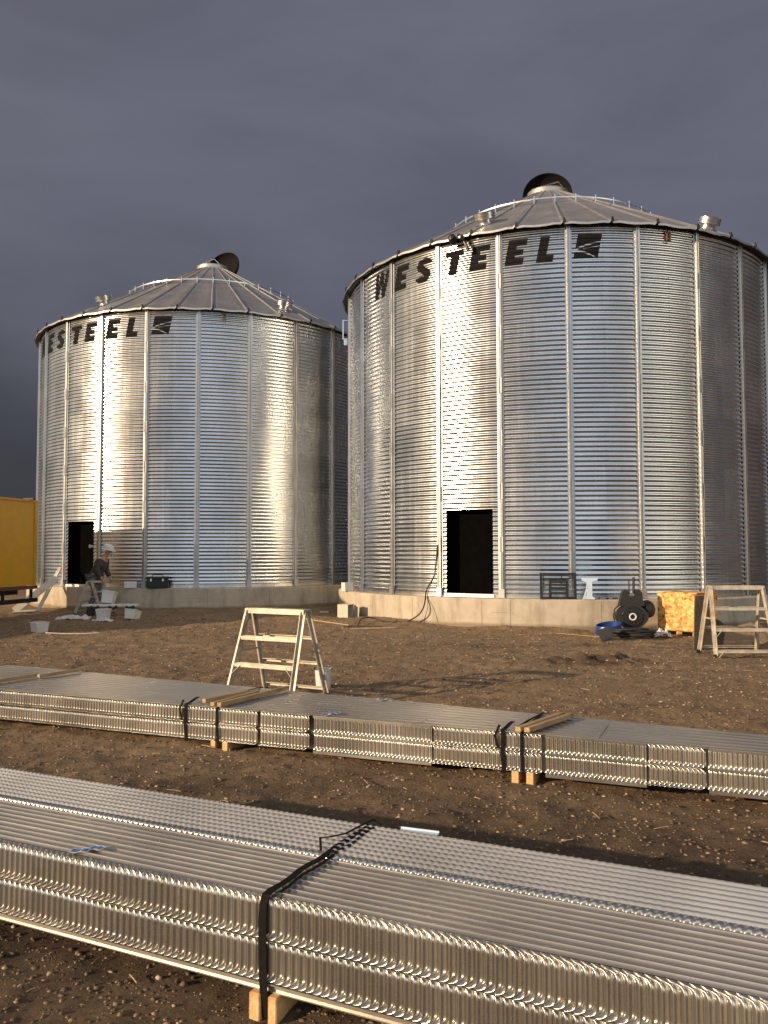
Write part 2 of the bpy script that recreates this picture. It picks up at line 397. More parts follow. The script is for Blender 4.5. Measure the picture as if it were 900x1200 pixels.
def dent(A, Zz): return .0006*np.sin(A*37.0+Zz*1.3)*np.sin(Zz*2.1+A*11)+.0016*np.sin(A*24+1.0)+.0018*vnoise(A*14, Zz*.9+50, 31)
def dent1(a, z): return float(dent(np.array([R(a)]), np.array([z-ZB]))[0])
def scan_shape(mb, polys, a_c, z_c, off, dz=.00635, asp=1.0):
    """fill polygons (arc metres, height metres; even-odd) on the corrugated wall"""
    zmin = min(p[1] for P in polys for p in P); zmax = max(p[1] for P in polys for p in P)
    n = int(math.ceil((zmax-zmin)/dz))
    def cuts(z):
        xs = []
        for P in polys:
            for i in range(len(P)):
                (x0, y0), (x1, y1) = P[i], P[(i+1) % len(P)]
                if (y0 <= z < y1) or (y1 <= z < y0): xs.append(x0+(z-y0)/(y1-y0)*(x1-x0))
        return sorted(xs)
    for k in range(n):
        z0 = zmin+k*dz; z1 = min(z0+dz, zmax)
        c0 = cuts(z0+1e-6); c1 = cuts(z1-1e-6); cm = cuts((z0+z1)/2)
        if not (len(c0) == len(c1) == len(cm)): c0 = c1 = cm
        for i in range(0, len(cm)-1, 2):
            L = max(c0[i+1]-c0[i], .001); m = max(1, int(L/.16))
            for q in range(m):
                pts = []
                for (cc, z) in ((c0, z0), (c1, z1)):
                    for t in (q/m, (q+1)/m):
                        xx = cc[i]+(cc[i+1]-cc[i])*t; zz = z_c+z
                        rr = float(corr_r(zz-ZB))+off
                        aq = a_c+math.degrees(xx/RB); pts.append(pos(aq, rr+dent1(aq, zz), zz))
                mb.add([pts[0], pts[1], pts[3], pts[2]], [(0, 1, 2, 3)])
def letter(ch, w, h, sh=.22):
    t = .212*w/.5
    P = None; hs = .148
    if ch == 'E': P = [[(0,0),(w*.86,0),(w*.86,hs),(t,hs),(t,h*.385),(w*.78,h*.385),(w*.78,h*.615),(t,h*.615),(t,h-hs),(w*.88,h-hs),(w*.88,h),(0,h)]]
    if ch == 'L': P = [[(0,0),(w*.86,0),(w*.86,hs),(t*1.12,hs),(t*1.12,h),(0,h)]]
    if ch == 'T': P = [[(w*.30,0),(w*.30+t*1.05,0),(w*.30+t*1.05,h-hs),(w*.93,h-hs),(w*.93,h),(0,h),(0,h-hs),(w*.30,h-hs)]]
    if ch == 'W':
        P = [[(w*.10,0),(w*.33,0),(w*.50,h*.62),(w*.62,0),(w*.84,0),(w*1.0,h),(w*.80,h),(w*.70,h*.34),(w*.60,h),(w*.40,h),(w*.265,h*.34),(w*.215,h),(w*.0,h)]]
    if ch == 'S':
        def arc(cx, cy, rx, ry, a0, a1, n=12): return [(cx+rx*math.cos(R(a0+(a1-a0)*i/n)), cy+ry*math.sin(R(a0+(a1-a0)*i/n))) for i in range(n+1)]
        W = w*.93; cx = W/2; ro = h*.29; ri = ro-hs*.98
        outer = arc(cx, h-ro, W/2, ro, 8, 180)+arc(cx, h-ro, W/2, ro, 180, 250, 6)       # upper bowl, outside
        low_in = arc(cx, ro, W/2-t, ri, 70, -90, 10)+arc(cx, ro, W/2-t, ri, -90, -172, 6)
        low_out = arc(cx, ro, W/2, ro, 188, 270, 6)+arc(cx, ro, W/2, ro, 270, 430, 14)
        up_in = arc(cx, h-ro, W/2-t, ri, 250, 90, 10)+arc(cx, h-ro, W/2-t, ri, 90, 12, 6)
        P = [outer+low_in+low_out+up_in]
    return [[(x+sh*y, y) for x, y in p] for p in P]

def build_bin():
    root = empty('grain_bin', (BINS['R'][0], BINS['R'][1], 0), 0)
    # --- concrete ring
    mb = MB(); n = 144; prof = [(5.78, -.15), (5.78, .60), (5.755, .626), (5.3, .628)]
    mb.lathe(prof, n, capa=False, capb=False)
    mb.lathe([(5.35, .628), (.05, .628)], n, capa=False, capb=True)
    nring = len(mb.f); rj = random.Random(4)
    for a in (25, 33.5, 47, 64, 70, 88, 101, 118, 136, 155):   # joints left by the formwork
        z0, z1 = rj.choice(((.0, .6), (.02, .6), (.1, .58))); p = pos(a, 5.7805, (z0+z1)/2); mb.box(p, (.003, rj.uniform(.006, .011), z1-z0), (0, 0, R(a)))
    for a0 in (66.2, 96, 30): 
        for q in range(6): p = pos(a0+q*.6, 5.7805, .34+.004*rj.random()); mb.box(p, (.003, .055, .005), (0, 0, R(a0+q*.6)))
    ring = mb.build('concrete_ring', M['concrete'], root, 40); ring.data.materials.append(M['joint'])
    for p_ in ring.data.polygons[nring:]: p_.material_index = 1
    # --- corrugated wall: one skin with the door opening cut out
    th = set()
    for k in range(24):
        for q in range(6): th.add(round(S0+15*k+15*q/6, 4))
    th = np.array(sorted(list(th)+[DA0, DA1]))
    zs = np.arange(NC*8+1)*CP/8
    zs[np.argmin(abs(zs-(DZ0-ZB)))] = DZ0-ZB; zs[np.argmin(abs(zs-(DZ1-ZB)))] = DZ1-ZB
    A, Zz = np.meshgrid(np.radians(th), zs, indexing='ij')
    bay = np.floor((np.degrees(A)-S0-7.5)/30+.5*np.floor(Zz/1.1176))
    RR = corr_r(Zz)
    # sheets are not perfectly round: slight flats and dents
    RR = RR+dent(A, Zz)
    V = np.stack([-RR*np.cos(A), -RR*np.sin(A), Zz+ZB], -1).reshape(-1, 3)
    nu, nv = len(th), len(zs)
    thm = np.append((th[:-1]+th[1:])/2, 0); zm = (zs[:-1]+zs[1:])/2
    TM, ZM = np.meshgrid(thm, zm, indexing='ij')
    keep = ~((TM > DA0) & (TM < DA1) & (ZM+ZB > DZ0) & (ZM+ZB < DZ1))
    wall = grid_obj('wall', V, nu, nv, M['wall'], root, True, True, keep)
    # --- bolt rows on the sheet seams (half way between stiffeners) and on tier joints
    mb = MB(); oc = [(1,0,0),(0,1,0),(0,0,1),(-1,0,0),(0,-1,0)]
    for k in range(-1, 13):
        a = S0+15*k+7.5
        for j in range(1, NC):
            tier = int(j*CP/1.1176)
            if (k+tier) % 2 and j % 11: continue
            z = ZB+j*CP+.0
            if DA0-.5 < a < DA1+.5 and z < DZ1+.05: continue
            x0, y0, _ = pos(a, RB+.0108, z); s = .0085
            n_ = Vector((-math.cos(R(a)), -math.sin(R(a)), 0)); t_ = Vector((math.sin(R(a)), -math.cos(R(a)), 0)); u_ = Vector((0,0,1))
            c = Vector((x0, y0, z)); vs = [c+t_*s, c+u_*s, c-t_*s, c-u_*s, c+n_*s]
            mb.add(vs, [(0,1,4),(1,2,4),(2,3,4),(3,0,4)])
    for k in range(7):       # bolts across the tier joints
        if k == 0: continue
        z = ZB+k*1.1176
        for a in np.arange(5, 175, 1.25):
            if DA0-.5 < a < DA1+.5 and z < DZ1+.05: continue
            x0, y0, _ = pos(a, RB+.0108, z); s = .006
            n_ = Vector((-math.cos(R(a)), -math.sin(R(a)), 0)); t_ = Vector((math.sin(R(a)), -math.cos(R(a)), 0)); u_ = Vector((0,0,1))
            c = Vector((x0, y0, z)); mb.add([c+t_*s, c+u_*s, c-t_*s, c-u_*s, c+n_*s], [(0,1,4),(1,2,4),(2,3,4),(3,0,4)])
    mb.build('bolt_rows', M['stiff'], root)
    # --- stiffeners: folded hat section, in local frame x = outwards, y = along the wall
    mb = MB()
    prof = [(-.001,-.072),(.007,-.072),(.009,-.044),(.055,-.037),(.057,-.012),(.040,-.006),(.040,.006),(.057,.012),(.055,.037),(.009,.044),(.007,.072),(-.001,.072)]
    mb.prism(prof, ZB+.03, ZT-.03)
    for zt in range(1, 7):
        z = ZB+zt*1.1176
        for yy in (-.027, .027): mb.prism([(.056, yy-.014), (.0615, yy-.014), (.0615, yy+.014), (.056, yy+.014)], z-.16, z+.16)
    for j in range(1, NC):
        for yy in (-.058, .058):
            z = ZB+j*CP; mb.box((.011, yy, z), (.008, .015, .015))
    mb.box((.045, 0, ZB+.09), (.05, .135, .19), None, .006); mb.box((.055, 0, ZB+.008), (.11, .17, .012))
    st0 = mb.build('stiffener', M['stiff'], root)
    for k in range(24):
        a = S0+15*k
        s = st0 if k == 0 else st0.copy()
        if k: C.objects.link(s); s.parent = root
        s.location = pos(a, RB+.006, 0); s.rotation_euler = (0, 0, R(a)+PI)
    # --- base angle
    mb = MB(); mb.lathe([(RB+.0, ZB+.002), (RB+.075, ZB+.002), (RB+.075, ZB+.010), (RB+.012, ZB+.012), (RB+.012, ZB+.075), (RB+.004, ZB+.075)], 144, capa=False, capb=False)
    mb.build('base_angle', M['bright'], root, 30)
    # --- door opening; a black box behind it paints in the interior dark
    dr = empty('door', (0, 0, 0), 0); dr.parent = root
    mb = MB(); am = (DA0+DA1)/2; wd = math.radians(DA1-DA0)*RB
    Rm = Matrix.Translation(Vector(pos(am, RB, 0))) @ Matrix.Rotation(R(am)+PI, 4, 'Z')
    sag = RB*(1-math.cos(R(DA1-DA0)/2)); h = wd/2
    mb2 = MB()
    for (y0, y1, z0, z1) in ((-h-.03, h+.03, DZ0-.055, DZ0+.005),):
        d = .03 if z1 < 1 else .012
        mb2.box((-sag+.01-.05+d/2, (y0+y1)/2, (z0+z1)/2), (.1+d, y1-y0, z1-z0), None, .003)
    me = mb2.build('door_frame', M['stiff'], dr); me.matrix_local = Rm
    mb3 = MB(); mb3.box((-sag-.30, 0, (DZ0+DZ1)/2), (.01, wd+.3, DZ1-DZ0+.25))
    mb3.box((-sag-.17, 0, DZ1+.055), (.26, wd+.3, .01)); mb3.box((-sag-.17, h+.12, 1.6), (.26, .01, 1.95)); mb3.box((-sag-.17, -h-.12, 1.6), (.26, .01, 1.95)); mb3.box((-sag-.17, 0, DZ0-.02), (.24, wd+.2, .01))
    me = mb3.build('door_dark_backing', M['dark'], dr); me.matrix_local = Rm
    # --- roof: 36 sloping sheets with raised seams
    Re, Rc, k = 5.60, .52, .577; ze = ZT+.005
    NP = 36; per = 12; aa = []; hh = []
    for i in range(NP):
        for (q, hgt) in ((0, .036), (.018, .036), (.038, .0), (.18, .004), (.35, -.006), (.5, -.010), (.65, -.006), (.82, .004), (.955, .0), (.982, .036)):
            aa.append(360/NP*(i+q)+S0-1.1); hh.append(hgt)
    rs = [Re+.065, Re+.06, 5.3, 4.6, 3.9, 3.2, 2.5, 1.8, 1.1, Rc]
    V = []
    for a, hgt in zip(aa, hh):
        for j, r_ in enumerate(rs):
            z = ze+(Re-r_)*k; hs = hgt*(.35+.65*min(1, r_/3.0)) if hgt > .02 else hgt*r_/3
            if j == 0: z -= .045; 
            V.append(pos(a, r_, z+hs))
    rf = grid_obj('roof', np.array(V), len(aa), len(rs), M['roof'], root, False, True)
    # underside and wall-top band, black to paint in the shadow below the eave
    mb = MB(); mb.lathe([(Re+.05, ze-.05), (RB-.1, ze-.03)], 72, capa=False, capb=False)
    mb.lathe([(RB+.004, ZT-.055), (RB+.014, ZT-.05), (RB+.014, ZT-.004), (RB+.004, ZT)], 144, capa=False, capb=False)
    mb.build('eave_shade_band', M['blackmetal'], root)
    # seam end clips
    mb = MB(); mb.add([(.0,-.045,-.05),(.0,.045,-.05),(.0,.022,.085),(.0,-.022,.085),(.07,-.05,-.05),(.07,.05,-.05),(.045,.022,.07),(.045,-.022,.07)], [(0,1,2,3),(4,7,6,5),(0,4,5,1),(1,5,6,2),(2,6,7,3),(3,7,4,0)])
    c0 = mb.build('seam_clip', M['blackmetal'], root)
    for i in range(NP):
        a = 360/NP*i+S0-1.1+.25
        s = c0 if i == 0 else c0.copy()
        if i: C.objects.link(s); s.parent = root
        s.location = pos(a, Re+.035, ze+.0); s.rotation_euler = (0, 0, R(a)+PI); s.scale = (.8, .65, .8)
    # safety ring on the roof
    mb = MB(); rr = 2.86; zr = ze+(Re-rr)*k+.13
    mb.tube([pos(360*i/72, rr, zr) for i in range(72)], .02, 6, True)
    for i in range(NP):
        a = 360/NP*i+S0-.9; mb.bar(pos(a, rr, zr-.13), pos(a, rr, zr+.075), .022, .03)
    mb.build('safety_ring', M['bright'], root, 30)
    # collar at the peak
    mb = MB(); zc = ze+(Re-Rc)*k
    mb.lathe([(Rc+.05, zc-.03), (Rc+.03, zc+.10), (Rc+.05, zc+.11), (Rc-.01, zc+.125), (Rc-.02, zc-.05)], 48, capa=False, capb=False)
    mb.build('peak_collar', M['roof'], root, 30)
    mb = MB(); mb.lathe([(Rc-.02, zc-.08), (.01, zc-.1)], 32, capa=False); mb.build('peak_dark_disc', M['dark'], root)  # black disc paints in the dark below the open peak
    return root, ze, k, Re, zc, Rc
binR, ZE, KR, RE, ZC, RCOL = build_bin()
tag(binR, 'nearer and larger looking corrugated steel grain bin on the right, whole black lettering in view', 'grain bin', 'galvanised grain bins')
binL = copy_tree(binR); binL.location = (BINS['L'][0], BINS['L'][1], 0); binL.rotation_euler = (0, 0, BINS['L'][2])
tag(binL, 'farther corrugated steel grain bin on the left, behind the stooping worker', 'grain bin')

# lettering, part of each bin (the same decal on both)
def lettering(root):
    zc0 = 7.655
    spec = [('W', 29.3, .56, .60), ('E', 38.35, .45, .57), ('S', 45.45, .46, .56), ('T', 53.6, .48, .55), ('E', 60.4, .45, .55), ('E', 68.75, .45, .55), ('L', 75.7, .40, .55)]
    for ch, a, w, h in spec:
        mb = MB(); z0 = zc0-.004*(76-a)/15
        scan_shape(mb, letter(ch, w, h, .20), a, z0, .006)
        mb.build('letter', M['black'], root)
    # emblem: slanted black square crossed by three curved white gaps like furrows
    mb = MB(); w, h, sh = .50, .52, .2
    sq = [(0, 0), (w, 0), (w+sh*h, h), (sh*h, h)]
    def sk(x, y): return (x*w+sh*y*h, y*h)
    def band(p0, p1, p2, t0, t1, n=14):
        up = []; dn = []
        for i in range(n+1):
            t = i/n; x = (1-t)**2*p0[0]+2*t*(1-t)*p1[0]+t*t*p2[0]; y = (1-t)**2*p0[1]+2*t*(1-t)*p1[1]+t*t*p2[1]; th_ = t0+(t1-t0)*t
            up.append(sk(x, y+th_/2)); dn.append(sk(x, y-th_/2))
        return up+dn[::-1]
    bands = [band((0, .34), (.45, .62), (1.0, .66), .11, .045), band((.32, .40), (.6, .42), (1.0, .50), .05, .03), band((.0, .30), (.55, .28), (.93, .0), .09, .05)]
    def inside(poly, x, y):
        c = False
        for i in range(len(poly)):
            (x0, y0), (x1, y1) = poly[i], poly[(i+1) % len(poly)]
            if (y0 > y) != (y1 > y) and x < (x1-x0)*(y-y0)/(y1-y0)+x0: c = not c
        return c
    dz = .00635; N = int(h/dz)
    for kz in range(N):
        z0 = kz*dz; zm = z0+dz/2
        xl = sh*zm; xr = w+sh*zm; n = 60; run = None
        st = (xr-xl)/n
        for i in range(n+1):
            x = xl+(i+.5)*st
            ok = i < n and not any(inside(b_, x, zm) for b_ in bands)
            if ok and run is None: run = xl+i*st
            if not ok and run is not None:
                xe = xl+i*st; m = max(1, int((xe-run)/.16))
                for q in range(m):
                    a0, a1 = run+(xe-run)*q/m, run+(xe-run)*(q+1)/m
                    p = []
                    for z in (z0, z0+dz):
                        r_ = float(corr_r(7.70+z-ZB))+.006+dent1(83.75+math.degrees((a0+a1)/2/RB), 7.70+z)
                        p += [pos(83.75+math.degrees(a0/RB), r_, 7.70+z), pos(83.75+math.degrees(a1/RB), r_, 7.70+z)]
                    mb.add([p[0], p[1], p[3], p[2]], [(0, 1, 2, 3)])
                run = None
    mb.build('emblem', M['black'], root)
lettering(binR); lettering(binL)

def on_roof(a, r): return Vector(pos(a, r, ZE+(RE-r)*KR))
def vent(root, a, r, cap_r=.25, lean=0):
    t = empty('roof_vent', on_roof(a, r), 0); t.parent = root
    t.scale = (.95, .95, .78); t.rotation_euler = Vector(pos(a, math.sin(R(20+lean)), math.cos(R(20+lean)))).to_track_quat('Z', 'Y').to_euler()
    mb = MB(); mb.lathe([(.20, -.14), (.20, .02), (.16, .04), (.16, .16)], 24, capb=False); mb.lathe([(.25, -.03), (.19, .02)], 24, capa=False, capb=False)
    mb.build('neck', M['bright'], t, 35)
    mb = MB(); mb.lathe([(cap_r*.8, .13), (cap_r, .14), (cap_r, .20), (cap_r-.012, .205), (cap_r, .21), (cap_r, .31), (cap_r*.9, .33), (.02, .345)], 28, capa=True)
    mb.build('cap', M['bright'], t, 35)
vent(binR, 61.5, 4.75, .26); vent(binR, 120.5, 5.15, .26)
vent(binL, 57.5, 4.55, .26); vent(binL, 127, 4.85, .25)

def lid(root, face, shift, tilt, dzc, green=False):
    """hinged peak lid thrown open: a shallow dark dome standing behind the collar"""
    t = empty('peak_lid', (0, 0, 0), 0); t.parent = root
    mb = MB(); rr = .68
    prof = [(rr, 0), (rr+.012, -.04), (rr*.95, -.12), (rr*.75, -.21), (rr*.4, -.27), (.02, -.29)]
    inner = [(rr*.98, 0), (rr*.92, -.10), (rr*.72, -.19), (rr*.38, -.25), (.02, -.27)]
    mb.lathe(prof, 40, capa=False); mb.lathe(inner, 40, capa=False)
    mb.tube([(rr*math.cos(2*PI*i/40), rr*math.sin(2*PI*i/40), 0) for i in range(40)], .018, 6, True)
    o = mb.build('dome', M['strap'], t, 40)
    c = Vector(pos(face+180, shift, ZC+dzc))
    nrm = Vector(pos(face, math.cos(R(tilt)), math.sin(R(tilt)))).normalized()
    q = nrm.to_track_quat('Z', 'Y')
    o.matrix_local = Matrix.Translation(c) @ q.to_matrix().to_4x4()
    mb = MB()
    a = face; fz = ZC+.13
    def f(da, rr_, dz): return pos(a+da, rr_, fz+dz)
    mb.tube([f(-62, .52, -.02), f(-60, .5, .04), f(40, .42, .17), f(62, .5, -.02)], .016, 6)
    mb.build('lid_arm', M['bright'], t)
    if green:
        mb = MB(); mb.tube([(rr*1.02*math.cos(x), rr*1.02*math.sin(x), -.015) for x in np.linspace(-1.2, .3, 14)], .022, 6)
        g_ = mb.build('rim_strip', M['green'], t); g_.matrix_local = o.matrix_local.copy()
lid(binR, 80, .5, 8, .30); lid(binL, 66, .50, 20, .27, True)

# small fittings under the eaves, children of their bin
def fitting(root, a, z, kind):
    if kind == 'clip':
        mb = MB(); mb.box((.03, -.03, 0), (.05, .03, .2), None, .004); mb.box((.03, .03, -.01), (.05, .03, .2), None, .004); mb.box((.045, 0, .07), (.05, .08, .03), None, .004)
        o = mb.build('eave_bracket', M['brown'], root)
    elif kind == 'loading':
        mb = MB(); mb.lathe([(.07, -.05), (.10, 0), (.08, .12), (.03, .16)], 16, (.14, -.1, .02), (0, R(60), 0))
        mb.tube([(.05, -.02, .16), (.14, .1, .05), (.16, .2, -.12), (.13, .25, -.25)], .035, 8); mb.tube([(.1, .1, .1), (.2, .15, -.05)], .05, 8)
        o = mb.build('lifting_hook', M['blackmetal'], root, 40)
    else:
        mb = MB(); mb.bar((.02, 0, .1), (.16, 0, .1), .03, .02); mb.bar((.16, 0, .12), (.16, 0, -.42), .03, .02); mb.bar((.02, 0, -.4), (.16, 0, -.4), .03, .02); mb.box((.09, 0, -.5), (.1, .06, .16), None, .01)
        o = mb.build('ladder_bracket', M['bright'], root)
    o.location = pos(a, RB+.02, z); o.rotation_euler = (0, 0, R(a)+PI)
fitting(binR, 105, 8.22, 'clip'); fitting(binL, 105, 8.24, 'clip'); fitting(binR, 58.5, 8.33, 'loading'); fitting(binR, 4.0, 7.75, 'bracket')
# latch seen in the left bin's door
mb = MB(); mb.box((0, 0, 0), (.05, .17, .06), None, .01); mb.box((.03, -.05, -.0), (.04, .05, .10), None, .01)
o = mb.build('door_latch', M['white'], binL); o.location = pos(64.6, RB-.03, 1.78); o.rotation_euler = (0, 0, R(60)+PI)

# ------------------------------------------------------------------ bundles of steel floor planks
PITCH = .0290
def smooth01(t): t = np.clip(t, 0, 1); return t*t*(3-2*t)
def rib_face(name, parent, mat, P0, u, n, s0, s1, z0, h, amp=.0100, lip=.019, shear=.72, depth=.0, wob=0):
    """ribbed pressed face between z0 and z0+h, ribs curl over at top and bottom"""
    u = np.array(u); n = np.array(n)                       # n points INTO the bundle
    ns = int((s1-s0)/PITCH*10)+1; S = np.linspace(s0, s1, ns)
    # path: t, inward offset, z, rib mask, shear
    rc = .012
    path = [(lip+.004, h-.0, .25, 1.0), (lip*.75, h-.001, .8, .78), (lip*.5, h-.003, 1, .5), (rc*.6, h-.006, 1, .25), (rc*.2, h-.013, 1, .08), (0, h-.022, 1, 0)]
    for q in np.linspace(.1, .9, 5): path.append((0, h-.022-q*(h-.044), 1, 0))
    path += [(0, .022, 1, 0), (-.001, .016, 1, .06), (-.002, .011, 1, .2), (-.0045, .0065, .9, .4), (-.007, .0035, .7, .6), (-.009, .002, .25, .8)]
    V = np.zeros((ns, len(path), 3))
    ph = S/PITCH*2*PI
    saw = np.abs(np.sin(ph/2))**.8*2.0-1.25-.10*np.cos(ph+1.2)
    rr = np.random.default_rng(int(abs(s0)*100)+int(z0*1000)); cell = np.floor(S/PITCH).astype(int); jit = rr.normal(0, 1, cell.max()-cell.min()+1)[cell-cell.min()]
    for j, (ins, z, m, sh) in enumerate(path):
        low = j > len(path)/2
        d = -(saw*amp*m)*(1+.09*jit)+ins+depth
        zz = z0+z+((.35*saw*amp) if ins > 0 else (-.3*saw*amp if ins < 0 else 0))*m
        sx = S-sh*PITCH*1.9*shear+.0006*jit
        V[:, j, 0] = P0[0]+u[0]*sx+n[0]*d; V[:, j, 1] = P0[1]+u[1]*sx+n[1]*d; V[:, j, 2] = zz+.0012*np.sin(S*3.1+wob)
    return grid_obj(name, V.reshape(-1, 3), ns, len(path), mat, parent, True, False, None, False)
def ridged_top(name, parent, mat, P0, u, n, s0, s1, d0f, d1f, z, pitch, rh=.004, rw=.006, twist=0, tfade=None, ds=.1, sag=.003):
    """flat top with raised seams running along the bundle"""
    u = np.array(u); n = np.array(n)
    ns = int((s1-s0)/ds)+1; S = np.linspace(s0, s1, ns)
    D0 = np.array([d0f(s) for s in S]); D1 = np.array([d1f(s) for s in S])
    num = max(1, int(round(float(np.mean(D1-D0))/pitch)))
    q = []; 
    for i in range(num):
        w = 1/num; c = (i+.42)*w; e = rw/pitch*w
        q += [(i*w, -.1), (c+e*.02, 0.1), (c+e*.25, .9), (c+e*.5, 1.1), (c+e*.75, .9), (c+e*1.0, 0)]
    q += [(1, .1)]
    V = np.zeros((ns, len(q), 3))
    for j, (t, hgt) in enumerate(q):
        d = D0+(D1-D0)*t
        tw = 0
        if twist and hgt > .5:
            f = tfade(S) if tfade is not None else 1
            tw = (np.sin(S/PITCH*2*PI+j*.7)*.5-.1)*twist*f
        V[:, j, 0] = P0[0]+u[0]*S+n[0]*d; V[:, j, 1] = P0[1]+u[1]*S+n[1]*d
        V[:, j, 2] = z+hgt*rh+tw+sag*vnoise(S*.8+3, np.full_like(S, j*.13), 41)
    return grid_obj(name, V.reshape(-1, 3), ns, len(q), mat, parent, True, False, None, True)

# ---- front bundle
u1 = (.9026, -.4305); n1 = (.4305, .9026); c1 = 2.374
P1 = (n1[0]*c1, n1[1]*c1); SA, SB = -3.95, .95; ZTOP = .402; W1 = .411; W2 = .781
fb = empty('plank_bundle', (0, 0, 0), 0, 'steel plank bundle closest to the camera, one black strap and rope-like seams on top', 'steel bundle', 'strapped bundles of galvanised planks')
def P3(P0, u, n, s, d, z): return (P0[0]+u[0]*s+n[0]*d, P0[1]+u[1]*s+n[1]*d, z)
for (z0, h) in ((.132, .133), (.269, .133)):
    o = rib_face('ribbed_side', fb, M['steel'], P1, u1, n1, SA, SB, z0, h)
    if z0 > .2: continue
mb = MB()
def slab(mb, P0, u, n, s0, s1, d0, d1, z0, z1):
    vs = [P3(P0, u, n, s, d, z) for z in (z0, z1) for (s, d) in ((s0, d0), (s1, d0), (s1, d1), (s0, d1))]
    return mb.add(vs, [(0,3,2,1),(4,5,6,7),(0,1,5,4),(1,2,6,5),(2,3,7,6),(3,0,4,7)])
slab(mb, P1, u1, n1, SA, SB, .034, W2-.02, .132, .396)
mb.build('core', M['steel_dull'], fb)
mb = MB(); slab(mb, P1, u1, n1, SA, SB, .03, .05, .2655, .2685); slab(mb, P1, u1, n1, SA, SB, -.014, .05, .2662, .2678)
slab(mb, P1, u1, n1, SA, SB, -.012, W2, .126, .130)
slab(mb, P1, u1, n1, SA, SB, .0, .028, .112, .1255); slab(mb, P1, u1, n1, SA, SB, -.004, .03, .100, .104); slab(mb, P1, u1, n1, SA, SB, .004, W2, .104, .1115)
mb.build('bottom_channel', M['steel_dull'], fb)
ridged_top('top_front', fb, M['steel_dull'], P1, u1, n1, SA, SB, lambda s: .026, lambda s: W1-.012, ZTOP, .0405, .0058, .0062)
def wave_top(name, parent, mat, P0, u, n, s0, s1, d0, d1, z, rows):
    """rows of rounded ridges pinched along their length by the ribs nested under them; the pinching dies out to the right"""
    ns = int((s1-s0)/PITCH*6); S = np.linspace(s0, s1, ns); nq = rows*10+1; V = np.zeros((ns, nq, 3))
    fade = np.clip((.05-S)/1.3, .06, 1)
    for j in range(nq):
        t = j/(nq-1); c = .5-.5*math.cos(2*PI*t*rows); c = c**1.9
        tw = np.sin(S/PITCH*2*PI+math.floor(t*rows+.001)*.9)
        hgt = .0145*c*(1+.17*tw*fade)
        d = d0+(d1-d0)*t+.0015*tw*fade
        V[:, j, 0] = P0[0]+u[0]*S+n[0]*d; V[:, j, 1] = P0[1]+u[1]*S+n[1]*d; V[:, j, 2] = z+hgt
    return grid_obj(name, V.reshape(-1, 3), ns, nq, mat, parent, True, False, None, True)
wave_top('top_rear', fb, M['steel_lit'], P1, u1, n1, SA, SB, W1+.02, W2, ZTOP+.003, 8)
# rope-like seam between the two halves
ns = int((SB-SA)/PITCH*8); S = np.linspace(SA, SB, ns); V = np.zeros((ns, 9, 3))
for j in range(9):
    f = j/8; a = PI*f
    tw = .5+.5*np.cos(2*PI*S/PITCH-f*5.8)
    rr = .0105+.0045*tw
    d = W1+.006-np.cos(a)*rr*1.5; z = ZTOP+.001+np.sin(a)*rr
    V[:, j, 0] = P1[0]+u1[0]*S+n1[0]*d; V[:, j, 1] = P1[1]+u1[1]*S+n1[1]*d; V[:, j, 2] = z
grid_obj('rope_seam', V.reshape(-1, 3), ns, 9, M['steel'], fb, True, flip=True)
mb = MB(); slab(mb, P1, u1, n1, SA, SB, W2-.02, W2+.004, .13, ZTOP+.008); mb.build('back_edge', M['steel_dull'], fb)
# strap
def ribbon(mb, pts, w, wd, th=.003):
    """flat strap along pts, width direction wd"""
    wd = Vector((wd[0], wd[1], 0)).normalized(); pts = [Vector(p) for p in pts]; N = len(pts); vs = []
    for i, p in enumerate(pts):
        t = (pts[min(i+1, N-1)]-pts[max(i-1, 0)]).normalized(); nn = t.cross(wd).normalized()
        ww = w[i] if hasattr(w, '__len__') else w
        vs += [p-wd*ww/2-nn*th/2, p+wd*ww/2-nn*th/2, p+wd*ww/2+nn*th/2, p-wd*ww/2+nn*th/2]
    fs = [(0,1,2,3)[::-1], tuple(4*(N-1)+k for k in range(4))]
    for i in range(N-1):
        for k in range(4): fs.append((4*i+k, 4*i+(k+1) % 4, 4*i+4+(k+1) % 4, 4*i+4+k))
    return mb.add(vs, fs)
ss = -1.572
mb = MB()
pts = [P3(P1, u1, n1, ss+.012, -.014, .02), P3(P1, u1, n1, ss+.006, -.020, .10), P3(P1, u1, n1, ss, -.020, .20), P3(P1, u1, n1, ss, -.022, .33), P3(P1, u1, n1, ss, -.016, .385), P3(P1, u1, n1, ss, .0, ZTOP+.010), P3(P1, u1, n1, ss, .03, ZTOP+.014)]
pts += [P3(P1, u1, n1, ss+.004*math.sin(d*20), d, ZTOP+.013+.002*math.sin(d*31)) for d in np.linspace(.1, W2, 12)]
pts += [P3(P1, u1, n1, ss, W2+.012, ZTOP-.02), P3(P1, u1, n1, ss, W2+.012, .15)]
ribbon(mb, pts, [.030]*7+[.026]*14, u1)
